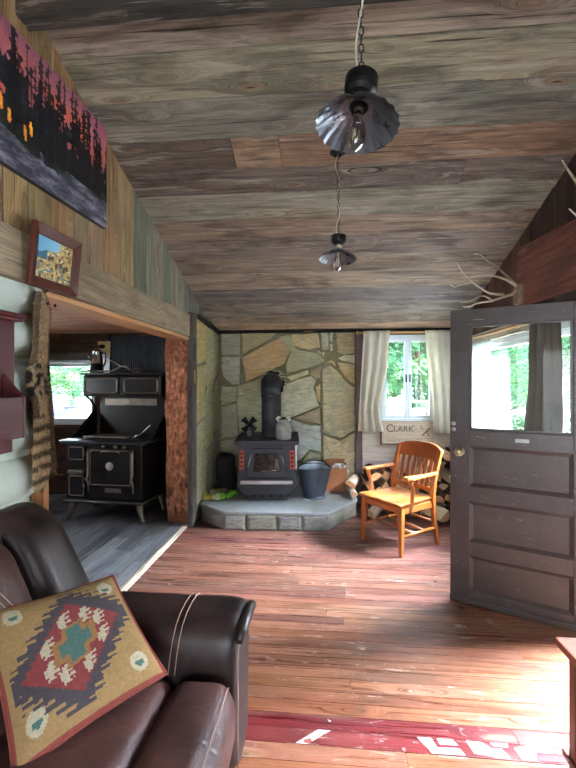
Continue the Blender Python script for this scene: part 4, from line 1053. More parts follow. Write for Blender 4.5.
m = MB(); m.lathe([(.12, 0), (.165, 0), (.165, .012), (.12, .014)], T(.045, .662, 1.335, rx=PI/2), 32); m.build('wall_collar', M_SOOT_HOLE, ws)
m = MB()
for k in range(26):
    a = PI*(-.12+1.24*k/25); r = .160+R.uniform(-.010, .012); c = V((.045+r*math.cos(a), .635+R.uniform(-.01, .01), 1.335+r*math.sin(a)))
    m.rbox(c, (R.uniform(.03, .055), R.uniform(.02, .03), R.uniform(.012, .026)), .01, n=3)
m.build('insulation_trim', m_plain('crumpled_insulation', (170, 160, 140), .7, 0, .3, 40, .5, 90), ws)

# stove-top fan
fan = thing('stove_fan', 'small black heat powered fan at left on the stove top', 'fan', (-.90, 4.83, .88), .2)
m = MB(); m.box2((-.05, -.035, 0), (.05, .035, .012)); m.box2((-.028, -.012, .012), (.028, .012, .085)); m.build('base', M_BLACKM, fan, bevel=.003)
m = MB()
for k in range(6): m.box2((-.045+.017*k, .0, .075), (-.038+.017*k, .05, .19))
m.box2((-.045, .0, .07), (.047, .05, .08)); m.build('cooling_fins', M_BLACKM, fan)
m = MB(); m.lathe([(0, 0), (.022, 0), (.022, .03), (.008, .04), (0, .042)], T(0, .0, .155, rx=PI/2), 16); hu = m.build('motor_hub', M_BLACKM, fan)
for k in range(4):
    a = PI/4+k*PI/2; m = MB(); ca, sa = math.cos(a), math.sin(a)
    m.grid(5, 6, lambda u, v: ((.015+.085*v)*ca-(u-.5)*(.03+.05*v)*sa, -.045+.03*(u-.5), .155+(.015+.085*v)*sa+(u-.5)*(.03+.05*v)*ca)); b = m.build('blade', M_BLACKM, hu)
    s_ = b.modifiers.new('Solid', 'SOLIDIFY'); s_.thickness = .003

# grey two-eared jug on the stove
jg = thing('milk_jug', 'worn grey metal jug with two white ears on the stove top', 'jug', (-.475, 4.69, .88))
m = MB(); m.lathe([(0, 0), (.075, 0), (.088, .012), (.092, .06), (.092, .13), (.084, .165), (.062, .19), (.054, .2), (.056, .222), (.062, .23), (.054, .228), (.05, .2), (0, .19)], None, 28); m.build('body', M_GREYP, jg)
for s in (-1, 1):
    m = MB(); m.tube([(s*.052, 0, .205), (s*.075, 0, .235), (s*.058, 0, .255), (s*.03, 0, .235)], [.012, .015, .014, .010], 10); m.build('ear_handle', m_plain('chipped_white_enamel', (214, 212, 204), .4, 0, .2, 30), jg)
m = MB(); m.lathe([(0, 0), (.05, 0), (.052, .01), (.02, .022), (0, .024)], T(0, 0, .222), 20); m.build('lid', M_BLACKM, jg)

# ash bucket
bk = thing('ash_bucket', 'grey galvanised ash bucket with tall scooped rim beside the stove', 'bucket', (-.125, 4.83, .19), .25)
def hod(u, v, k=0):
    a = 2*PI*u; r = .125+.055*v+k; ex = max(0, math.sin(a+.3))
    z = .03+(.30+.06*ex**2+.02*max(0, -math.sin(a)))*v
    return ((r+.02*v*abs(math.cos(a)))*math.cos(a), (r+.01*v*ex)*math.sin(a), z)
m = MB(); m.grid(40, 14, hod, closeu=True); m.build('outer_wall', M_GALV, bk)
m = MB(); m.grid(40, 14, lambda u, v: hod(u, v, -.004), closeu=True, flip=True); m.lathe([(0, .034), (.121, .034)], None, 40); m.build('inner_lining', M_GALVIN, bk)
m = MB(); m.tube([hod(k/48, 1, -.002) for k in range(48)], .006, 8, closed=True); m.build('rolled_rim', M_GALV, bk)
m = MB(); m.lathe([(.0, .0), (.132, 0), (.136, .01), (.128, .034), (0, .034)], None, 36); m.build('foot_ring', M_GALV, bk)
m = MB(); m.tube([(.186*math.cos(a), .03+.165*math.sin(a)*.55, .335+.0*a+.035*math.sin(a)) for a in [PI*k/16 for k in range(17)]], .004, 8); m.build('bail_handle', M_BLACKM, bk)

# board box with a roll in it
bx = thing('kindling_box', 'orange brown open box at the wall end of the hearth beside the bucket', 'box', (.135, 5.17, .19), .03)
for n_, a, b in (('front_panel', (-.135, -.075, 0), (.135, -.067, .285)), ('back_panel', (-.135, .045, 0), (.135, .055, .33)), ('side_panel', (-.135, -.067, 0), (-.127, .045, .295)), ('side_panel', (.127, -.067, 0), (.135, .045, .295)), ('bottom_panel', (-.127, -.067, 0), (.127, .045, .008))):
    m = MB(); m.box2(a, b); m.build(n_, M_CARD, bx, bevel=.002)
m = MB(); m.hexa([(-.135, .05, .325), (.1, .05, .325), (.1, .055, .325), (-.135, .055, .325), (-.11, .058, .375), (.12, .058, .375), (.12, .062, .375), (-.11, .062, .375)]); m.build('open_flap', M_CARD, bx)
nr = thing('newspaper_roll', 'crumpled white and grey roll sticking out of the orange brown box', 'paper', (.16, 5.16, .40))
m = MB()
for k in range(5): m.tube([(-.10+.03*k, -.02+.012*k, .02+.03*math.sin(k)), (-.03+.03*k, -.03, .09+.02*math.cos(k*2)), (.05+.018*k, .0, .10-.02*k), (.075+.012*k, .01, .03)], [.02, .024, .024, .018], 8, mixc((200, 200, 204), (120, 120, 124), (k % 2)*.6))
m.build('crumpled_sheet', M_FABY, nr)
m = MB(); m.tube([(-.04, 0, -.19), (-.02, 0, .02)], .03, 10, (150, 120, 90)); m.build('rolled_core', M_FABY, nr)
kd = tag(None or (lambda mm: mm.build('bark_chunk', M_BARK, loc=(-.06, 5.06, .19), world=True))((lambda mm: (mm.rbox((-.045, 5.07, .36), (.09, .08, .34), .02, M=None, n=5, fn=lambda q: V((q.x+.02*nz(q.z*12, 1)+(q.z-.36)*.15, q.y, q.z+.02*nz(q.x*20, q.y*9))), col=(74, 52, 44)), mm)[1])(MB())), 'dark bark chunk leaning between the ash bucket and orange brown box', 'wood chunk')

# gloves on the hearth
def glove(name, label, loc, rz, col, cuff):
    g = thing(name, label, 'glove', loc, rz)
    m = MB(); m.rbox((0, 0, .032), (.095, .11, .06), .028, n=6, col=col, fn=lambda q: V((q.x, q.y, q.z+.016*nz(q.x*20, q.y*20)))); m.build('palm', M_FABY, g)
    for k, (x, L) in enumerate(((-.036, .065), (-.012, .08), (.013, .075), (.036, .058))):
        f = MB(); f.tube([(x, .045, .032), (x*1.1, .045+L*.5, .056+.012*(k % 2)), (x*1.2, .05+L*.9, .022+.02*((k+1) % 2))], [.015, .015, .012], 10, col); f.build('finger', M_FABY, g)
    f = MB(); f.tube([(-.045, -.02, .022), (-.075, .015, .03), (-.085, .05, .018)], [.014, .014, .011], 10, col); f.build('thumb', M_FABY, g)
    f = MB(); f.tube([(0, -.05, .034), (0, -.085, .042), (0, -.12, .046)], [.038, .046, .052], 16, cuff, flat=.75); f.build('cuff', M_FABY, g)
glove('work_glove', 'yellow work glove lying against the nook side wall', (-1.31, 4.60, .192), 1.2, (190, 172, 96), (206, 196, 150))
glove('work_glove', 'grey work glove lying in the middle of the glove pile', (-1.235, 4.685, .192), -2.2, (150, 146, 150), (170, 166, 160))
glove('work_glove', 'lime green work glove nearest the black stove', (-1.12, 4.68, .192), -.5, (118, 190, 66), (132, 206, 84))
glove('work_glove', 'olive work glove at the back of the glove pile', (-1.25, 4.80, .195), 2.6, (156, 150, 92), (120, 118, 100))
sk = tag((lambda mm: (mm.rbox((-1.22, 5.0, .42), (.22, .3, .46), .08, n=10, col=(255, 255, 255), fn=lambda q: V((q.x+.03*nz(q.z*6, q.y*5)-(q.z-.45)*.12, q.y+.02*nz(q.z*7, 4), q.z+.02*nz(q.x*9, q.y*9)))), mm)[1])(MB()).build('dark_slumped_form', M_DARKFORM, loc=(-1.21, 4.98, .19), world=True), 'black slumped form standing left of the stove', 'bag')  # plain black rounded form, identity left open

# ---- kitchen cook stove
ck = thing('cook_stove', 'dark antique kitchen cook stove with warming closet and nickel trim', 'stove', (-2.869, 4.332, 0), math.radians(-3.05))
for x, y in ((.05, .06), (.85, .06), (.05, .56), (.85, .56)):
    s = -1 if x < .4 else 1; m = MB()
    m.tube([(x, y, .215), (x+s*.0, y-.01, .16), (x+s*.018, y-.02, .09), (x+s*.04, y-.03, .03), (x+s*.05, y-.035, .0)], [.058, .05, .034, .026, .036], 10, flat=.8); m.build('leg', M_NICKEL, ck)
m = MB(); m.box2((-.02, -.025, .20), (.92, .63, .245)); m.build('base_skirt', M_ENAMEL, ck, bevel=.012)
m = MB(); m.tube([(-.02, -.028, .225), (.922, -.028, .225), (.922, .63, .225)], .008, 8); m.build('base_trim', M_NICKEL, ck)
m = MB(); m.box2((.0, 0, .245), (.90, .61, .855)); m.build('body', M_ENAMEL, ck, bevel=.012)
m = MB(); m.box2((-.05, -.05, .855), (.955, .64, .885)); m.build('cook_top', M_IRON, ck, bevel=.008)
m = MB(); m.box2((-.06, -.045, .885), (.16, .40, .892)); m.build('side_shelf', M_STEEL, ck, bevel=.003)
def nframe(name, x0, z0, x1, z1, y, w, par, mat=M_NICKEL, r=.02):
    m = MB(); P = []
    for cx, cz, a0 in ((x1-r, z1-r, 0), (x0+r, z1-r, PI/2), (x0+r, z0+r, PI), (x1-r, z0+r, 1.5*PI)):
        for k in range(5): a = a0+PI/2*k/4; P.append((cx+r*math.cos(a), y, cz+r*math.sin(a)))
    m.tube(P, w, 8, closed=True, flat=.8); return m.build(name, mat, par)
m = MB(); m.box2((.30, -.032, .40), (.80, -.002, .805)); od = m.build('oven_door', M_ENAMEL, ck, bevel=.008)
nframe('door_frame', .315, .415, .785, .79, -.034, .008, od)
m = MB(); m.lathe([(0, 0), (.042, 0), (.046, .008), (.038, .014), (0, .014)], T(.545, -.032, .62, rx=PI/2), 24); th = m.build('thermometer', m_plain('pale_dial', (206, 204, 198), .4, .2, .05), od)
m = MB(); m.tube([(.44, -.034, .77), (.48, -.06, .785), (.62, -.06, .785), (.66, -.034, .77)], .009, 8); m.build('towel_handle', M_NICKEL, od)
for x in (.295, .815):
    m = MB(); m.tube([(x, -.03, .80), (x, -.045, .76), (x, -.045, .52), (x-.01, -.06, .48), (x, -.045, .44), (x, -.035, .33)], [.008, .012, .011, .014, .012, .008], 8); m.build('hinge_strip', M_NICKEL, ck)
m = MB(); m.box2((.47, -.010, .325), (.66, .0, .372)); bd = m.build('name_badge', M_NICKEL, ck, bevel=.006)
for x in (.46, .60, .70):
    m = MB(); m.lathe([(0, 0), (.018, 0), (.02, .02), (.012, .034), (0, .036)], T(x, -.001, .828, rx=PI/2), 14); m.build('draft_knob', M_NICKEL, ck)
for z0, z1 in ((.665, .835), (.27, .52)):
    m = MB(); m.box2((.045, -.025, z0), (.245, -.001, z1)); f = m.build('fire_door', M_ENAMEL, ck, bevel=.006)
    nframe('door_frame', .06, z0+.018, .23, z1-.018, -.027, .009, f)
    m = MB(); m.tube([(.235, -.03, (z0+z1)/2-.02), (.255, -.055, (z0+z1)/2), (.235, -.03, (z0+z1)/2+.02)], .007, 8); m.build('latch', M_NICKEL, f)
m = MB(); m.box2((.05, -.05, .525), (.24, -.0, .565)); m.build('ash_ledge', M_NICKEL, ck, bevel=.006)
m = MB(); m.hexa([(.02, .60, .885), (.90, .60, .885), (.90, .64, .885), (.02, .64, .885), (.02, .60, 1.36), (.90, .60, 1.36), (.90, .64, 1.36), (.02, .64, 1.36)]); bs = m.build('back_panel', M_ENAMEL, ck, bevel=.006)
m = MB(); m.box2((.1, .585, 1.245), (.78, .60, 1.33)); m.build('nickel_band', M_NICKEL, bs, bevel=.003)
m = MB(); m.box2((.36, .578, 1.26), (.43, .585, 1.32)); m.build('white_badge', m_plain('white_porcelain_badge', (210, 208, 200), .3, 0, .05), bs)
for x in (-.04, .925):
    m = MB(); m.tube([(x, .14, .89), (x, .22, .93), (x, .42, 1.06), (x, .56, 1.16), (x, .58, 1.24), (x, .50, 1.32), (x, .42, 1.36)], [.012, .016, .018, .018, .016, .014, .014], 8); m.build('side_bracket', M_ENAMEL, ck)
    m = MB(); m.prism([(.12, .885), (.62, .885), (.62, 1.24), (.55, 1.17), (.40, 1.05), (.24, .95)], -.006, .006, T(x, 0, 0) @ Matrix(((0, 0, 1, 0), (1, 0, 0, 0), (0, 1, 0, 0), (0, 0, 0, 1)))); m.build('side_splash', M_ENAMEL, ck, bevel=.002)
m = MB(); m.box2((-.075, .40, 1.36), (.935, .66, 1.62)); wc_ = m.build('warming_closet', M_ENAMEL, ck, bevel=.02, bseg=3)
m = MB(); m.box2((-.09, .37, 1.62), (.95, .68, 1.648)); m.tube([(-.085, .385, 1.665), (.945, .385, 1.665)], .01, 8); m.build('top_shelf', M_ENAMEL, ck, bevel=.008)
for x0, x1 in ((-.05, .40), (.46, .91)):
    m = MB(); m.box2((x0, .383, 1.385), (x1, .402, 1.60)); w_ = m.build('closet_door', M_ENAMEL, ck, bevel=.01)
    nframe('door_frame', x0+.02, 1.405, x1-.02, 1.58, .382, .011, w_, r=.035)
# loose things on the cook stove
gd = thing('griddle', 'flat iron griddle lying on the cook stove top', 'griddle', (-2.50, 4.66, .887), -.05)
m = MB(); m.box2((-.30, -.12, .0), (.27, .14, .02)); m.build('plate', M_NICKEL, gd, bevel=.006)
m = MB(); m.tube([(-.30, -.08, .016), (-.35, -.06, .035), (-.35, .06, .035), (-.30, .08, .016)], .007, 8); m.build('loop_handle', M_IRON, gd)
lf = thing('lid_lifter', 'bent silver lid lifter handle resting on the cook stove right side', 'lid lifter', (-2.06, 4.52, .887))
m = MB(); m.tube([(-.10, -.06, .015), (-.02, -.03, .06), (.07, .0, .15), (.085, .01, .155)], .009, 8); m.build('shaft', M_CHROME, lf)
m = MB(); m.tube([(.085, .01, .155), (.13, .03, .08), (.15, .04, .05)], [.012, .018, .014], 10); m.build('coil_grip', M_BLACKM, lf)
m = MB(); m.box2((-.12, -.09, 0), (.0, .02, .014)); m.build('foot', M_IRON, lf, bevel=.004)
jr = thing('coffee_pot', 'shiny coffee pot standing left on the warming closet', 'coffee pot', (-2.80, 4.83, 1.651)); jr.scale = (1, 1, 1.2)
m = MB(); m.lathe([(0, 0), (.075, 0), (.078, .01), (.068, .09), (.066, .095), (0, .095)], None, 24); m.build('black_base', M_BLACKM, jr)
m = MB(); m.lathe([(.066, .095), (.062, .17), (.056, .215), (.06, .222), (0, .225)], None, 24); m.build('polished_body', M_CHROME, jr)
m = MB(); m.lathe([(0, .222), (.05, .224), (.03, .24), (.012, .245), (.012, .262), (0, .265)], None, 18); m.build('lid', M_CHROME, jr)
m = MB(); m.tube([(-.062, 0, .12), (-.10, 0, .165), (-.115, 0, .20)], [.016, .012, .010], 10); m.build('spout', M_CHROME, jr)
m = MB(); m.tube([(.058, 0, .20), (.11, 0, .20), (.12, 0, .15), (.10, 0, .08), (.068, 0, .05)], .008, 8); m.build('handle', M_BLACKM, jr)
m = MB(); m.tube([(-.07, -.04, .02), (-.13, -.06, .05), (-.20, -.08, .03)], .005, 6); m.build('loose_strap', M_BLACKM, jr)
sw = thing('hand_saw', 'hand saw with pale wooden handle hanging on the dark kitchen wall', 'saw', (-2.95, 5.27, 1.6))
m = MB(); m.prism([(-.09, .47), (-.07, .38), (-.02, .33), (.03, .335), (.045, .29), (.085, .27), (.09, .48), (.05, .485), (.0, .48), (-.06, .487)], -.012, .012, FR, (206, 176, 122), g=(1, 0, 0)); hnd = m.build('handle', W_LIGHT, sw, bevel=.006)
m = MB(); m.prism([(-.045+.048*math.cos(a)+.02, .41+.028*math.sin(a)) for a in [2*PI*k/14 for k in range(14)]], .0122, .0135, FR); m.build('grip_hole', M_SOOT_HOLE, hnd)  # opening shown by a black disc, its shade in the colour
m = MB(); m.prism([(-.03, .36), (.08, .30), (.06, -.25), (.03, -.25)], -.002, .002, FR); m.build('blade', M_STEEL, sw)
tg = thing('white_tongs', 'pale curved forked piece lying on the warming closet by corrugated metal', 'kitchen tool', (-2.45, 4.78, 1.651))
m = MB(); m.tube([(-.22, .03, .17), (-.12, .02, .13), (-.02, .0, .075), (.05, .0, .07), (.10, .0, .03), (.12, 0, .01)], [.007, .009, .011, .012, .010, .008], 8, (186, 182, 172)); m.build('curved_arm', M_ANTLER, tg)
m = MB(); m.tube([(-.0, .0, .075), (-.07, -.02, .04), (-.15, -.02, .010)], [.010, .009, .007], 8, (186, 182, 172)); m.build('forked_arm', M_ANTLER, tg)
tn = thing('small_tin', 'small pale flat tin at the right end of the warming closet', 'tin', (-2.26, 4.76, 1.651))
m = MB(); m.lathe([(0, 0), (.05, 0), (.05, .032), (.046, .034)], None, 20); m.build('body', M_GREYP, tn)
m = MB(); m.lathe([(.052, .026), (.052, .04), (.0, .043)], None, 20); m.build('lid', M_BRASS, tn)

# ---- honey coloured wooden armchair
ch = thing('armchair', 'honey coloured wooden armchair with slatted back facing the hearth', 'chair', (.70, 4.0, 0), math.radians(-51.5)); ch.scale = (.97, .97, 1.04)
HC = (170, 94, 40)
def cw(name, fn, par=ch, bevel=.006):
    m = MB(); fn(m); return m.build(name, W_HONEY, par, bevel=bevel)
for s in (-1, 1):
    m = MB()
    m.hexa([(s*.245-.016, -.26, 0), (s*.245+.016, -.26, 0), (s*.245+.016, -.228, 0), (s*.245-.016, -.228, 0), (s*.235-.023, -.252, .41), (s*.235+.023, -.252, .41), (s*.235+.023, -.206, .41), (s*.235-.023, -.206, .41)], HC, 0, (0, 0, 1)); m.build('front_leg', W_HONEY, ch, bevel=.005)
    m = MB(); pts = [(0, .285), (.2, .235), (.42, .195), (.55, .205), (.70, .245), (.86, .315)]
    b = []
    for z, y in pts:
        w = .018+(.006 if .2 < z < .75 else 0); b.append([(s*(.235+.02*(z/.9))-w, y-.02, z), (s*(.235+.02*(z/.9))+w, y-.02, z), (s*(.235+.02*(z/.9))+w, y+.02, z), (s*(.235+.02*(z/.9))-w, y+.02, z)])
    idx = [m.add(r) for r in b]; o = (R.random()*9, R.random()*9)
    for p, q in zip(idx, idx[1:]):
        for k in range(4): m.face((p+k, p+(k+1) % 4, q+(k+1) % 4, q+k), HC, 0, False, None, (0, 0, 1), o)
    m.face([idx[0]+k for k in (3, 2, 1, 0)], HC); m.face([idx[-1]+k for k in range(4)], HC)
    m.build('rear_leg', W_HONEY, ch, bevel=.005)
    # arm rest and its curved post
    m = MB(); m.prism([(s*.232, -.205), (s*.295, -.21), (s*.31, -.15), (s*.295, 0), (s*.285, .235), (s*.25, .235), (s*.25, 0), (s*.24, -.13)][::s], .645, .672, None, (178, 104, 48), g=(0, 1, 0)); ar = m.build('armrest', W_HONEY, ch, bevel=.008)
    m = MB(); m.tube([(s*.25, -.13, .37), (s*.262, -.115, .46), (s*.272, -.12, .56), (s*.266, -.16, .647)], [.028, .024, .023, .028], 4, HC, smooth=False); m.build('arm_post', W_HONEY, ch, bevel=.005)
    cw('side_stretcher', lambda m: m.tube([(s*.243, -.24, .165), (s*.237, .24, .165)], .013, 10, HC), bevel=0)
def seat(u, v):
    a, b = u*2-1, v*2-1; x = a*(.262+.012*b*-1); y = -.275+.50*v-.014*(1-a*a)*(1-v)
    sad = .012*math.exp(-((abs(a)-.42)/.28)**2)*max(0, 1-((b-.1)/.85)**2)-.006*max(0, 1-abs(a)*4)*(1 if b < .2 else 0)
    ed = max(0, abs(a)-.9)*.06+max(0, abs(b)-.93)*.08
    return (x, y, .452-sad-ed)
m = MB(); m.grid(28, 24, seat, col=(182, 108, 50), uvs=.5)
P = [seat(k/28, 0) for k in range(28)]+[seat(1, k/24) for k in range(24)]+[seat(1-k/28, 1) for k in range(28)]+[seat(0, 1-k/24) for k in range(24)]
t = m.add(P); l = m.add([(p[0]*.97, (p[1]+.02)*.97-.02, .415) for p in P]); n = len(P)
for k in range(n): m.face((t+k, l+k, l+(k+1) % n, t+(k+1) % n), (170, 94, 40), 0, True, None, (1, 0, 0))
m.face([l+k for k in reversed(range(n))], HC); m.build('seat', W_HONEY, ch)
cw('apron', lambda m: (m.box2((-.215, -.236, .355), (.215, -.216, .416), col=HC)))
for s in (-1, 1): cw('apron', lambda m: m.box2((s*.246-.009, -.21, .355), (s*.246+.009, .19, .416), col=HC))
cw('apron', lambda m: m.box2((-.215, .18, .355), (.215, .2, .416), col=HC))
for y in (-.06, .09): cw('cross_stretcher', lambda m: m.tube([(-.24, y, .165), (.24, y, .165)], .012, 10, (170, 104, 52)), bevel=0)
cw('rear_stretcher', lambda m: m.tube([(-.236, .232, .22), (.236, .232, .22)], .012, 10, HC), bevel=0)
def crest(u, v, dy):
    a = u*2-1; z0 = .765-.004*a*a; z1 = .905-.042*a*a*abs(a)-.012*math.cos(a*PI)*0
    z = z0+(z1-z0)*v; return (a*.262, .268+(z-.765)*.40+.035*(1-a*a)+dy, z)
m = MB(); cc = (150, 78, 32)
m.grid(24, 6, lambda u, v: crest(u, v, -.012), col=cc, uvs=.5); m.grid(24, 6, lambda u, v: crest(u, v, .012), col=cc, uvs=.5, flip=True)
m.grid(24, 1, lambda u, v: crest(u, 1, -.012+.024*v), col=(178, 104, 48), uvs=.5); m.grid(24, 1, lambda u, v: crest(u, 0, -.012+.024*v), col=cc, uvs=.5, flip=True)
m.grid(6, 1, lambda u, v: crest(0, u, -.012+.024*v), col=cc, flip=True); m.grid(6, 1, lambda u, v: crest(1, u, -.012+.024*v), col=cc); m.build('crest_rail', W_HONEY, ch)
def lowr(u, dy, dz): a = u*2-1; return (a*.24, .198+.03*(1-a*a)+dy, .505+dz)
m = MB()
for k in range(12):
    u, w = k/12, (k+1)/12; m.hexa([lowr(u, -.011, -.02), lowr(w, -.011, -.02), lowr(w, .011, -.02), lowr(u, .011, -.02), lowr(u, -.011, .02), lowr(w, -.011, .02), lowr(w, .011, .02), lowr(u, .011, .02)], HC, 0, (1, 0, 0))
m.build('lower_back_rail', W_HONEY, ch)
for k in range(6):
    a = -.72+1.44*k/5; x0, x1 = a*.225, a*.245; y0, y1 = .198+.03*(1-a*a), .268+.035*(1-a*a)+.004
    m = MB(); w = .019; m.hexa([(x0-w, y0-.006, .515), (x0+w, y0-.006, .515), (x0+w, y0+.006, .515), (x0-w, y0+.006, .515), (x1-w, y1-.006, .78), (x1+w, y1-.006, .78), (x1+w, y1+.006, .78), (x1-w, y1+.006, .78)], (146, 76, 32), 0, (0, 0, 1)); m.build('back_slat', W_HONEY, ch, bevel=.003)

# ---- curtains and rods
rod = thing('curtain_rod', 'pale wooden curtain rod across the back window', 'curtain rod', (.95, 5.16, 2.14))
m = MB(); m.tube([(.40, 5.155, 2.145), (1.60, 5.155, 2.145)], .013, 12, (214, 170, 116)); m.build('pole', W_LIGHT, rod, world=True)
for x in (.40, 1.60):
    m = MB(); m.lathe([(0, -.012), (.018, -.01), (.022, 0), (.018, .014), (0, .018)], T(x, 5.155, 2.145, ry=PI/2*(1 if x > 1 else -1)), 16, (224, 184, 140)); m.build('finial', W_LIGHT, rod, world=True)
for x in (.50, 1.50):
    m = MB(); m.box2((x-.008, 5.15, 2.12), (x+.008, 5.30, 2.135)); m.build('bracket', M_BLACKM, rod, world=True)
def curtain(name, label, mat, xl, xr, folds, z0, z1, y, amp=.028, seed=0, axis='x', rodpt=None):
    def fn(u, v):
        t = v; a, b = xl(t), xr(t)
        ph = folds*2*PI*(u+.03*nz(u*3, t*2, seed)); am = amp*(.55+.6*t)*(.8+.5*nz(u*4, 3, seed))
        if v < .045: am *= .8
        x = a+(b-a)*u; d = am*math.sin(ph)+.008*nz(u*6, t*4, seed+2)
        z = z1+(z0-z1)*t+(.012 if False else 0)
        return (x, y+d, z) if axis == 'x' else (y+d, x, z)
    m = MB(); m.grid(folds*14, 30, fn); c = m.build(name, mat, None, loc=fn(.5, 1), world=True)
    s = c.modifiers.new('Solid', 'SOLIDIFY'); s.thickness = .0025
    return c
def lerpk(keys):
    def f(t):
        for a, b in zip(keys, keys[1:]):
            if t <= b[0]: return a[1]+(b[1]-a[1])*(t-a[0])/(b[0]-a[0])
        return keys[-1][1]
    return f
tag(curtain('curtain', '', M_CURT, lerpk([(0, .475), (.5, .44), (1, .405)]), lerpk([(0, .79), (.35, .765), (.75, .665), (.85, .675), (1, .72)]), 3, .925, 2.165, 5.135, .03, 1), 'cream curtain hanging at the left of the back window', 'curtain')
tag(curtain('curtain', '', M_CURT, lerpk([(0, 1.215), (.3, 1.235), (.7, 1.30), (1, 1.315)]), lerpk([(0, 1.565), (1, 1.60)]), 3, .915, 2.165, 5.135, .03, 9), 'cream curtain hanging at the right of the back window, by the door', 'curtain')
rod2 = thing('curtain_rod', 'pale curtain rod over the side window seen through the door glass', 'curtain rod', (1.56, 3.9, 1.99))
m = MB(); m.tube([(1.55, 2.76, 1.985), (1.55, 4.92, 2.0)], .013, 12, (206, 166, 116)); m.build('pole', W_LIGHT, rod2, world=True)
for y in (2.80, 4.85):
    m = MB(); m.box2((1.545, y-.008, 1.965), (1.65, y+.008, 1.98)); m.build('bracket', M_BLACKM, rod2, world=True)
tag(curtain('curtain', '', M_CURTG, lerpk([(0, 2.88), (1, 2.86)]), lerpk([(0, 3.30), (.5, 3.32), (1, 3.42)]), 4, .90, 2.01, 1.56, .026, 4, 'y'), 'dark grey curtain seen through the glass of the open door', 'curtain')
tag(curtain('sheer_curtain', '', M_SHEER, lerpk([(0, 4.15), (.4, 4.12), (1, 4.02)]), lerpk([(0, 4.80), (1, 4.78)]), 5, .90, 1.95, 1.60, .022, 6, 'y'), 'white sheer curtain seen through the left of the door glass', 'curtain')

# ---- hand lettered sign
def text_mesh(body, size, ext=.0012, spacing=1.0):
    cu = bpy.data.curves.new('lettering', 'FONT'); cu.body = body; cu.size = size; cu.extrude = ext; cu.space_character = spacing; cu.resolution_u = 3
    ob = bpy.data.objects.new('lettering', cu); COL.objects.link(ob)
    dg = bpy.context.evaluated_depsgraph_get(); me = bpy.data.meshes.new_from_object(ob.evaluated_get(dg)); bpy.data.objects.remove(ob); return me
sg = thing('sign_board', 'pale plank sign lettered CLARK under the back window', 'sign', (1.01, 5.23, .765), rot=(0, .0, 0))
m = MB(); m.box2((.705, 5.205, .768), (1.335, 5.225, 1.045), col=(206, 180, 156)); m.build('board', W_LIGHT, sg, world=True, bevel=.003)
m = MB(); m.box2((.690, 5.225, .75), (1.34, 5.235, 1.05), col=(96, 78, 66)); m.build('backing_board', W_DARK, sg, world=True)
def letter(body, size, x, z, mat, sp=1.0, name='lettering'):
    me = text_mesh(body, size, .0012, sp); me.materials.append(mat); o = bpy.data.objects.new(name, me); COL.objects.link(o); o.parent = sg
    o.location = (x-1.01, 5.2035-5.23, z-.765); o.rotation_euler = (PI/2, 0, 0)
letter('C', .135, .755, .915, M_INK); letter('LARK', .098, .845, .922, M_INK, 1.08); letter("'", .1, 1.085, .93, M_INK); letter('s', .07, 1.105, .925, M_INKF)
letter('L', .075, 1.175, .955, M_INK); letter('S', .080, 1.245, .868, M_INK)
m = MB(); m.hexa([(1.19, 5.2025, .875), (1.205, 5.2025, .87), (1.205, 5.2045, .87), (1.19, 5.2045, .875), (1.285, 5.2025, .975), (1.30, 5.2025, .97), (1.30, 5.2045, .97), (1.285, 5.2045, .975)]); m.build('slash_stroke', M_INK, sg, world=True)
letter('ALDENTUAL', .052, .755, .80, M_INKF, 1.05); letter('N.F', .052, 1.12, .80, M_INKF, 1.05)

# ---- split firewood
def make_log(L, r, kind, seed, pale=False):
    rr = random.Random(seed); m = MB(); n = 10; span = {0: PI*.55, 1: PI*.95, 2: 2*PI}[kind]
    bark = rr.choice([(84, 62, 50), (112, 88, 72), (70, 52, 44), (134, 118, 104)]); wood = vary(rr.choice([(226, 188, 150), (212, 164, 122), (232, 206, 176)]), .06, .02, rr)
    if pale: bark = (206, 196, 186)
    prof = []
    if kind < 2: prof.append((0, -r*.35))
    for k in range(n+(0 if kind == 2 else 1)):
        a = PI/2-span/2+span*k/n; q = r*(1+.07*nz(math.cos(a)*2, math.sin(a)*2, seed)); prof.append((q*math.cos(a), q*math.sin(a)-(r*.35 if kind < 2 else 0)))
    N = len(prof); rings = []
    for t in (0, .25, .5, .75, 1):
        b = m.add([(x*(1+.05*nz(t*3, seed, i*.2))+.012*nz(t*2.2, seed, 5), (t-.5)*L+.006*nz(i, seed, t), z*(1+.05*nz(t*3, seed, i*.3))) for i, (x, z) in enumerate(prof)]); rings.append(b)
    o = (rr.random()*20, rr.random()*20)
    for a, b in zip(rings, rings[1:]):
        for i in range(N):
            j = (i+1) % N; sp = kind < 2 and (i == 0 or j == 0)
            m.face((a+i, a+j, b+j, b+i), wood if sp else bark, 0 if sp else 1, not sp, None, (0, 1, 0), o)
    m.face([rings[0]+i for i in reversed(range(N))], mixc(wood, (190, 120, 76), .35), 0, False, None, (1, 0, 0), o); m.face([rings[-1]+i for i in range(N)], wood, 0, False, None, (1, 0, 0), o)
    return m
PR = []
def wood_log(i, loc, rot, label, group):
    if len(PR) < 14:
        o = make_log(R.uniform(.36, .42), R.uniform(.064, .082), (0, 1, 0, 0, 2, 1, 0)[len(PR) % 7], len(PR)*7+1).build('firewood_log', [W_RAW, M_BARK]); PR.append(o)
    else: o = PR[i % 14].copy(); COL.objects.link(o)
    o.location = loc; o.rotation_euler = rot; tag(o, label, 'firewood', group); return o
i = 0
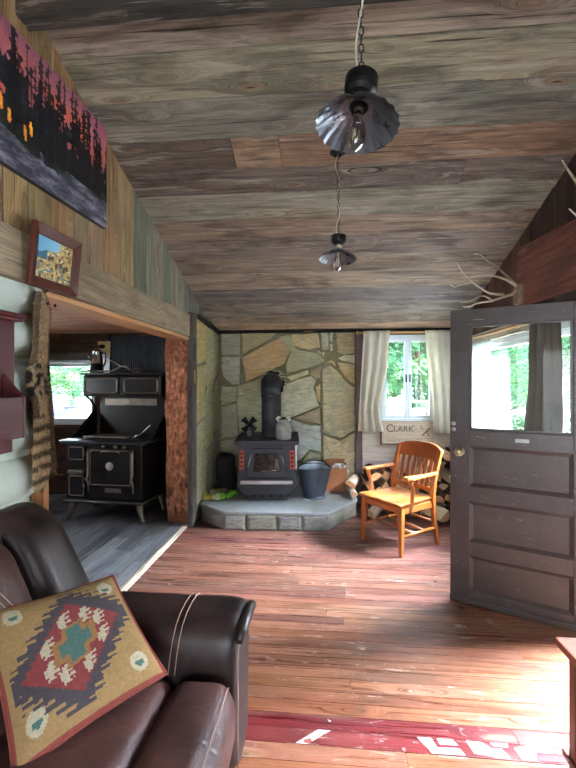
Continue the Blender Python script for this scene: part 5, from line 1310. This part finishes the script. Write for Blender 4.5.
for row in range(6):
    for k in range(4):
        if row > 3 and k < (row-3): continue
        x = 1.04+.145*k+(.07 if row % 2 else 0)+R.uniform(-.012, .012)
        wood_log(i, (x, 5.03+R.uniform(-.03, .03), .075+row*.122), (R.uniform(-.03, .03), R.choice([0, PI, 2.2, -2.2, 1.1])+R.uniform(-.3, .3), R.uniform(-.06, .06)),
                 'split firewood log in the stack behind the armchair, its end facing out', 'stacked firewood logs'); i += 1
for row in range(4):
    for k in range(4 if row < 3 else 3):
        x = .50+.148*k+(.06 if row % 2 else 0)
        wood_log(i, (x, 5.02+R.uniform(-.04, .04), .075+row*.125), (R.uniform(-.06, .06), R.uniform(-PI, PI), R.uniform(-.25, .25)),
                 'split firewood log heaped under the back window, left of the stack', 'heaped firewood logs'); i += 1
for x, y, z, ry, rz_, lb in ((.305, 4.90, .248, .3, .12, 'split firewood log lowest on the hearth end beside the orange brown box'), (.335, 4.99, .345, .5, -.22, 'pale bark firewood log lying on top at the hearth end'), (.30, 5.06, .27, -1.2, .1, 'firewood log behind the others on the hearth end')):
    q_ = make_log(.34, .066, 1 if i % 2 else 0, 300+i, True).build('firewood_log', [W_RAW, M_BARK]); q_.location = (x, y, z); q_.rotation_euler = (.05, ry, rz_); tag(q_, lb, 'firewood'); i += 1
for x, y, z, rx, ry, rz_, lb in ((.88, 4.74, .09, 0, .5, 1.2, 'short firewood log lying loose on the floor behind the chair legs'), (1.22, 4.70, .09, .0, 2.4, .35, 'firewood log lying on the floor right of the chair legs'), (.58, 4.76, .10, .2, 1.0, -.3, 'firewood log lying loose on the floor between hearth and chair')):
    wood_log(i, (x, y, z), (rx, ry, rz_), lb, None); i += 1

# ---- antlers
def tine(P, r0, r1, col, par, name='tine', n=10, cbase=None):
    P = [V(p) for p in P]; Q = []
    for k in range(n+1):   # smooth the path
        t = k/n*(len(P)-1); i_ = min(int(t), len(P)-2); f = t-i_
        a, b, c, d = P[max(0, i_-1)], P[i_], P[i_+1], P[min(len(P)-1, i_+2)]
        Q.append(.5*((2*b)+(c-a)*f+(2*a-5*b+4*c-d)*f*f+(3*b-a-3*c+d)*f*f*f))
    m = MB(); rr = [(r0+(r1-r0)*(k/n)**.9)*.72 for k in range(n+1)]
    m.tube(Q, rr, 10, colf=lambda i_: mixc(cbase or col, (214, 204, 188), (i_/n)**2)); return m.build(name, M_ANTLER, par, world=True)
an = thing('antlers', 'pair of branching deer antlers mounted on the right wall above the door', 'antlers', (1.60, 3.55, 2.25))
AC, AD = (168, 148, 126), (122, 96, 76)
m = MB(); m.rbox((1.60, 3.555, 2.255), (.07, .11, .17), .03, n=6, fn=lambda q: V((q.x+.01*nz(q.y*20, q.z*20), q.y, q.z)), col=(120, 96, 76)); m.build('skull_plate', M_ANTLER, an, world=True)
tine([(1.585, 3.555, 2.32), (1.50, 3.53, 2.37), (1.372, 3.487, 2.399), (1.25, 3.40, 2.385), (1.125, 3.314, 2.353)], .018, .004, AC, an, 'upper_tine')
tine([(1.585, 3.56, 2.33), (1.50, 3.55, 2.41), (1.434, 3.543, 2.47), (1.34, 3.51, 2.52), (1.267, 3.477, 2.57), (1.192, 3.421, 2.563)], .018, .005, AD, an, 'dark_beam', cbase=AD)
tine([(1.434, 3.543, 2.47), (1.37, 3.53, 2.475), (1.32, 3.50, 2.47)], .010, .004, AD, an, 'short_tine')
tine([(1.575, 3.55, 2.30), (1.52, 3.50, 2.25), (1.448, 3.444, 2.225), (1.30, 3.35, 2.17), (1.161, 3.267, 2.140), (1.08, 3.20, 2.10), (1.02, 3.154, 2.095)], .019, .005, AC, an, 'lower_beam')
tine([(1.30, 3.35, 2.175), (1.22, 3.32, 2.205), (1.10, 3.24, 2.15), (1.01, 3.18, 2.13)], .010, .004, AC, an, 'brow_tine')
tine([(1.42, 3.43, 2.235), (1.28, 3.328, 2.225), (1.18, 3.26, 2.255), (1.105, 3.212, 2.289), (1.03, 3.18, 2.35), (.976, 3.15, 2.418)], .015, .004, AC, an, 'middle_beam')
tine([(1.105, 3.212, 2.289), (1.0, 3.15, 2.255), (.95, 3.11, 2.232), (.909, 3.094, 2.246)], .010, .004, AC, an, 'forked_tine')
a2 = thing('antlers', 'antler whose pale tips reach in at the upper right edge', 'antlers', (1.60, 2.62, 2.55))
tine([(1.60, 2.62, 2.55), (1.54, 2.57, 2.60), (1.43, 2.488, 2.679), (1.36, 2.45, 2.74), (1.321, 2.428, 2.777)], .020, .004, (150, 124, 108), a2, 'upper_tine')
tine([(1.57, 2.60, 2.54), (1.50, 2.53, 2.47), (1.43, 2.467, 2.470), (1.36, 2.432, 2.505)], .018, .004, (150, 124, 108), a2, 'lower_tine')
m = MB(); m.rbox((1.62, 2.62, 2.53), (.06, .10, .15), .03, n=5, col=(120, 96, 76)); m.build('skull_plate', M_ANTLER, a2, world=True)

# ---- reddish table at the lower right
tb = thing('side_table', 'reddish brown wooden side table with lower shelf at the lower right edge', 'table', (1.2, 1.25, 0))
TC = (150, 84, 62)
m = MB(); m.prism([(.875, 1.66), (.875, .95), (1.60, .95), (1.60, 1.66)], .532, .56, None, TC, g=(0, 1, 0)); m.build('table_top', W_MAROON, tb, world=True, bevel=.006)
for x in (.905, 1.53):
    for y in (.99, 1.58):
        m = MB(); m.box2((x, y, 0), (x+.04, y+.04, .535), col=(120, 64, 48)); m.build('leg', W_MAROON, tb, world=True, bevel=.004)
m = MB(); m.box2((.935, 1.02, .45), (1.54, 1.035, .532), col=(120, 64, 48)); m.box2((.935, 1.59, .45), (1.54, 1.605, .532), col=(120, 64, 48)); m.box2((.92, 1.03, .45), (.935, 1.58, .532), col=(120, 64, 48)); m.box2((1.54, 1.03, .45), (1.555, 1.58, .532), col=(120, 64, 48)); m.build('apron', W_MAROON, tb, world=True, bevel=.003)
m = MB(); m.box2((.892, .975, .125), (1.585, 1.645, .150), col=(126, 66, 50)); m.build('lower_shelf', W_MAROON, tb, world=True, bevel=.005)
# ================================================================ OUTSIDE
mb = MB(); mb.grid(40, 40, lambda u, v: (-45+90*u, -30+100*v, -.12+.08*nz(u*9, v*9)+(max(0, v*100-30-34)*.12)), col=(120, 146, 84)); struct(mb.build('ground_meadow', M_GROUND))
mb = MB(); mb.prism([(-40, 9.5), (30, 9.5), (30, 22), (-40, 22)], -.3, .12); struct(mb.build('ground_gravel_yard', M_GRAVEL))
mb = MB(); mb.box2((-45, -30, -.3), (45, 9.6, -.07)); struct(mb.build('ground_added_bounce_pad', M_GRAVEL))  # grey pad added out of view to keep green bounce off the room
def make_tree(seed, h, rad, ncl=46, leaf=.16, per=110, cols=((120, 160, 70), (96, 140, 62), (150, 184, 92), (84, 126, 58))):
    rr = random.Random(seed); tr = MB(); lf = MB()
    tr.tube([(0, 0, -.1), (.05, .02, h*.3), (-.04, .05, h*.6), (.02, 0, h*.92)], [rad*.09, rad*.07, rad*.045, .02], 8, (92, 78, 66))
    for k in range(ncl):
        t = rr.random()**.8; z = h*(.14+.86*t); R_ = rad*(1-.72*t**1.5)*rr.uniform(.35, 1); a = rr.uniform(0, 2*PI); c = V((R_*math.cos(a), R_*math.sin(a), z))
        if k % 3 == 0: tr.tube([(0, 0, z*.72), tuple(c*.6+V((0, 0, z*.33))), tuple(c)], [rad*.03, rad*.018, .008], 5, (92, 78, 66))
        s = rad*rr.uniform(.24, .42); cb = rr.choice(cols)
        for j in range(per):
            d = V((rr.gauss(0, 1), rr.gauss(0, 1), rr.gauss(0, .8))); d = d.normalized()*s*rr.random()**.4; p = c+d
            n = V((rr.uniform(-1, 1), rr.uniform(-1, 1), rr.uniform(.0, 1.2))).normalized(); u_ = n.orthogonal().normalized()*leaf*rr.uniform(.6, 1.2); w_ = n.cross(u_)*.55
            b = lf.add([p-u_, p-w_*.9, p+u_, p+w_*.9]); lf.face((b, b+1, b+2, b+3), vary(cb, .16, .05, rr))
    return tr, lf
TM = []
def tree(k, loc, sc, rz, label):
    if len(TM) <= k: raise IndexError
    r = thing('leafy_tree' if sc > .6 else 'leafy_shrub', label, 'tree' if sc > .6 else 'shrub', loc, rz); r.scale = (sc, sc, sc)
    for nm, me in TM[k]:
        o = bpy.data.objects.new(nm, me); COL.objects.link(o); o.parent = r
        if nm == 'foliage': o['kind'] = 'stuff'
for sd, h, rd in ((1, 8.5, 3.0), (2, 7.0, 2.6), (5, 11, 3.0)):
    a, b = make_tree(sd, h, rd, cols=((84, 124, 84), (68, 106, 74), (108, 142, 92), (60, 94, 68)) if sd != 5 else ((58, 92, 76), (72, 104, 84), (50, 82, 68)))
    q = []
    for nm, mm, mt in (('trunk', a, M_BARK), ('foliage', b, LEAF)):
        o = mm.build(nm, mt); q.append((nm, o.data)); bpy.data.objects.remove(o)
    TM.append(q)
tree(0, (2.6, 24.5, 0), 1.0, .3, 'leafy green tree seen through the left pane of the back window')
tree(1, (5.6, 25.5, 0), 1.1, 1.3, 'leafy green tree seen through the right pane of the back window')
tree(2, (4.2, 31, .2), 1.3, 2.3, 'dark green tall tree standing farthest behind the back window trees')
tree(1, (8.6, 27, 0), 1.0, 4.3, 'leafy green tree right of the others, behind the right cream curtain')
tree(0, (7.4, 14.8, 0), .85, 2.0, 'leafy green tree filling the door glass, beyond the side window')
tree(1, (10.6, 17.5, 0), 1.05, .6, 'broad leafy tree to the right beyond the side window')
tree(0, (8.2, 21, 0), 1.0, 5.6, 'leafy tree behind the sheer curtain of the side window')
tree(0, (-14.5, 25.5, 0), 1.0, 1.0, 'leafy green tree outside the kitchen window, behind the grill')
tree(1, (-18.8, 25.8, 0), 1.1, 3.0, 'leafy green tree outside the kitchen window, at its left behind the pelt')
tree(1, (-10.6, 25.0, 0), .95, 5.0, 'leafy green tree outside the kitchen window, at its right by the coffee pot')
tree(2, (-15.5, 32, .2), 1.2, 0, 'dark tall tree farthest outside the kitchen window')
for k_, x_, y_, s_, l_ in ((1, -13.2, 20.5, .38, 'low leafy shrub outside the kitchen window, right beside the grill'), (0, -16.2, 21.5, .36, 'low leafy shrub outside the kitchen window, left of the grill'), (0, 3.2, 22.5, .34, 'low leafy shrub seen in the left pane of the back window'), (1, 5.3, 23, .36, 'low leafy shrub seen in the right pane of the back window'), (1, 6.6, 11.5, .45, 'leafy shrub close outside the side window by the door'), (0, 5.2, 12.5, .42, 'leafy shrub behind the white sheer curtain of the side window')):
    tree(k_, (x_, y_, -.35), s_, x_, l_)
mb = MB()
def hill(u, v):
    x = -75+150*u; d = 44+34*v
    return (x, d-6*abs(u-.5), -1+19*v**.8+2.2*nz(u*9, v*3)+1.1*nz(u*46, v*18, 3)+.5*nz(u*110, v*50, 5))
mb.grid(260, 60, hill, lambda u, v: vary(mixc((50, 82, 66), (76, 108, 76), max(0, min(1, .5+1.2*nz(u*60, v*24)))), .12), smooth=False)
struct(mb.build('ground_wooded_hill', LEAF))
mb = MB(); mb.hexa([(1.78, -.6, 2.42), (6.8, -.6, 2.0), (6.8, 2.74, 2.0), (1.78, 2.74, 2.42), (1.78, -.6, 2.47), (6.8, -.6, 2.05), (6.8, 2.74, 2.05), (1.78, 2.74, 2.47)], (120, 100, 84)); struct(mb.build('added_shade_roof', W_WALL))  # roof added out of view to block sky light at the doorway
mb = MB(); mb.grid(60, 12, lambda u, v: (7.2+.4*nz(u*20, v*6)+.8*v, -9+11.4*u, -.2+3.3*v), col=(58, 84, 60)); struct(mb.build('added_shade_hedge', LEAF))  # green screen added out of view to cut low sky through the doorway
# kettle grill in the yard
gr = thing('kettle_grill', 'blue grey round kettle grill outside the kitchen window', 'grill', (-6.55, 9.4, .05))
GB = m_plain('blue_grey_grill_enamel', (58, 66, 82), .5, 0, .1)
m = MB(); m.lathe([(.36, .90), (.35, .98), (.29, 1.09), (.18, 1.17), (.05, 1.20), (0, 1.20)], None, 28); m.build('lid', GB, gr)
m = MB(); m.lathe([(0, .58), (.16, .61), (.29, .70), (.355, .82), (.36, .90)], None, 28); m.build('bowl', GB, gr)
for a in (.5, 2.6, 4.7):
    m = MB(); m.tube([(.2*math.cos(a), .2*math.sin(a), .66), (.36*math.cos(a), .36*math.sin(a), .07)], .014, 8); m.build('leg', M_STEEL, gr)
m = MB(); m.tube([(-.06, 0, 1.20), (-.05, 0, 1.25), (.05, 0, 1.25), (.06, 0, 1.20)], .012, 8); m.build('lid_handle', M_BLACKM, gr)
m = MB(); m.box2((.34, -.12, .86), (.62, .12, .885)); m.build('side_shelf', M_BLACKM, gr, bevel=.004)
# picnic bench behind the back window
pb = thing('picnic_table', 'weathered grey picnic table in the pale yard behind the back window', 'table', (2.95, 14.5, .12), .2)
for k in range(5):
    m = MB(); m.box2((-1.1, -.4+.16*k, .72), (1.1, -.25+.16*k, .76), col=(170, 164, 156)); m.build('top_plank', W_LIGHT, pb)
for s in (-1, 1):
    m = MB(); m.box2((-1.1, s*.75-.13, .42), (1.1, s*.75+.13, .46), col=(160, 154, 146)); m.build('bench_seat', W_LIGHT, pb)
    m = MB(); m.hexa([(s*.8-.04, -.75, 0), (s*.8+.04, -.75, 0), (s*.8+.04, -.65, 0), (s*.8-.04, -.65, 0), (s*.8-.04, -.3, .72), (s*.8+.04, -.3, .72), (s*.8+.04, -.2, .72), (s*.8-.04, -.2, .72)], (140, 132, 124)); m.hexa([(s*.8-.04, .65, 0), (s*.8+.04, .65, 0), (s*.8+.04, .75, 0), (s*.8-.04, .75, 0), (s*.8-.04, .2, .72), (s*.8+.04, .2, .72), (s*.8+.04, .3, .72), (s*.8-.04, .3, .72)], (140, 132, 124)); m.box2((s*.8-.04, -.8, .34), (s*.8+.04, .8, .42), col=(140, 132, 124)); m.build('trestle_leg', W_LIGHT, pb)

# ================================================================ LIGHT, CAMERA
w = bpy.data.worlds.new('sky'); SC.world = w; w.use_nodes = True; nt = w.node_tree; nt.nodes.clear()
o = nt.nodes.new('ShaderNodeOutputWorld'); bg = nt.nodes.new('ShaderNodeBackground'); nt.links.new(bg.outputs[0], o.inputs[0])
tc = nt.nodes.new('ShaderNodeTexCoord'); sp = nt.nodes.new('ShaderNodeSeparateXYZ'); rp = nt.nodes.new('ShaderNodeValToRGB')
nt.links.new(tc.outputs['Generated'], sp.inputs[0]); nt.links.new(sp.outputs['Z'], rp.inputs[0]); 
dt = nt.nodes.new('ShaderNodeVectorMath'); dt.operation = 'DOT_PRODUCT'; dt.inputs[1].default_value = V((1, .2, .98)).normalized(); nt.links.new(tc.outputs['Generated'], dt.inputs[0])
mr = nt.nodes.new('ShaderNodeMapRange'); mr.interpolation_type = 'SMOOTHSTEP'; mr.inputs['From Min'].default_value = .86; mr.inputs['From Max'].default_value = 1.0; mr.inputs['To Min'].default_value = 1.0; mr.inputs['To Max'].default_value = GLOW; nt.links.new(dt.outputs['Value'], mr.inputs['Value'])
ml = nt.nodes.new('ShaderNodeVectorMath'); ml.operation = 'SCALE'; nt.links.new(rp.outputs[0], ml.inputs[0]); nt.links.new(mr.outputs[0], ml.inputs['Scale']); nt.links.new(ml.outputs[0], bg.inputs[0])
rp.color_ramp.elements[0].color = (.92, .96, 1.0, 1); rp.color_ramp.elements[1].color = (.62, .78, 1.0, 1); bg.inputs[1].default_value = SKY
def light(kind, name, loc, energy, rot=(0, 0, 0), **k):
    l = bpy.data.lights.new(name, kind); l.energy = energy
    for a, b in k.items(): setattr(l, a, b)
    ob = bpy.data.objects.new(name, l); COL.objects.link(ob); ob.location = loc; ob.rotation_euler = rot; return ob
sun = light('SUN', 'sun', (0, 0, 20), SUN, V((-1, .8, -.92)).to_track_quat('-Z', 'Y').to_euler(), angle=math.radians(9), color=(1, .95, .88))
def portal(name, loc, rot, sx, sy):
    l = light('AREA', name, loc, 1, rot, shape='RECTANGLE', size=sx, size_y=sy); l.data.cycles.is_portal = True
portal('daylight_back_window', (1.045, 5.42, 1.58), (-PI/2, 0, 0), .7, 1.1)
portal('daylight_side_window', (1.80, 3.91, 1.48), (0, PI/2, 0), .95, 1.82)
portal('daylight_doorway', (1.80, 2.2, 1.03), (0, PI/2, 0), 2.06, .84)
portal('daylight_kitchen_window', (-3.56, 5.42, 1.39), (-PI/2, 0, 0), .98, .88)
portal('daylight_kitchen_side', (-4.45, 3.1, 1.4), (0, -PI/2, 0), .6, .4)
portal('daylight_rear_windows', (.10, YR-.05, 1.28), (PI/2, 0, 0), 2.6, 1.65)
cam = bpy.data.cameras.new('camera'); co = bpy.data.objects.new('camera', cam); COL.objects.link(co)
co.location = (0, 0, 1.535); co.rotation_euler = (PI/2, 0, math.radians(5.14)); cam.sensor_fit = 'HORIZONTAL'; cam.sensor_width = 36; cam.lens = 36*411/576; cam.shift_y = -2/576; cam.clip_start = .02; cam.clip_end = 200
SC.camera = co
vs = SC.view_settings; vs.view_transform = 'Standard'; vs.look = 'None'; vs.gamma = 1; vs.use_curve_mapping = False; vs.exposure = EXPO
SC.cycles.use_denoising = True; SC.cycles.max_bounces = 10; SC.cycles.diffuse_bounces = 6; SC.cycles.transparent_max_bounces = 16; SC.cycles.sample_clamp_indirect = 8
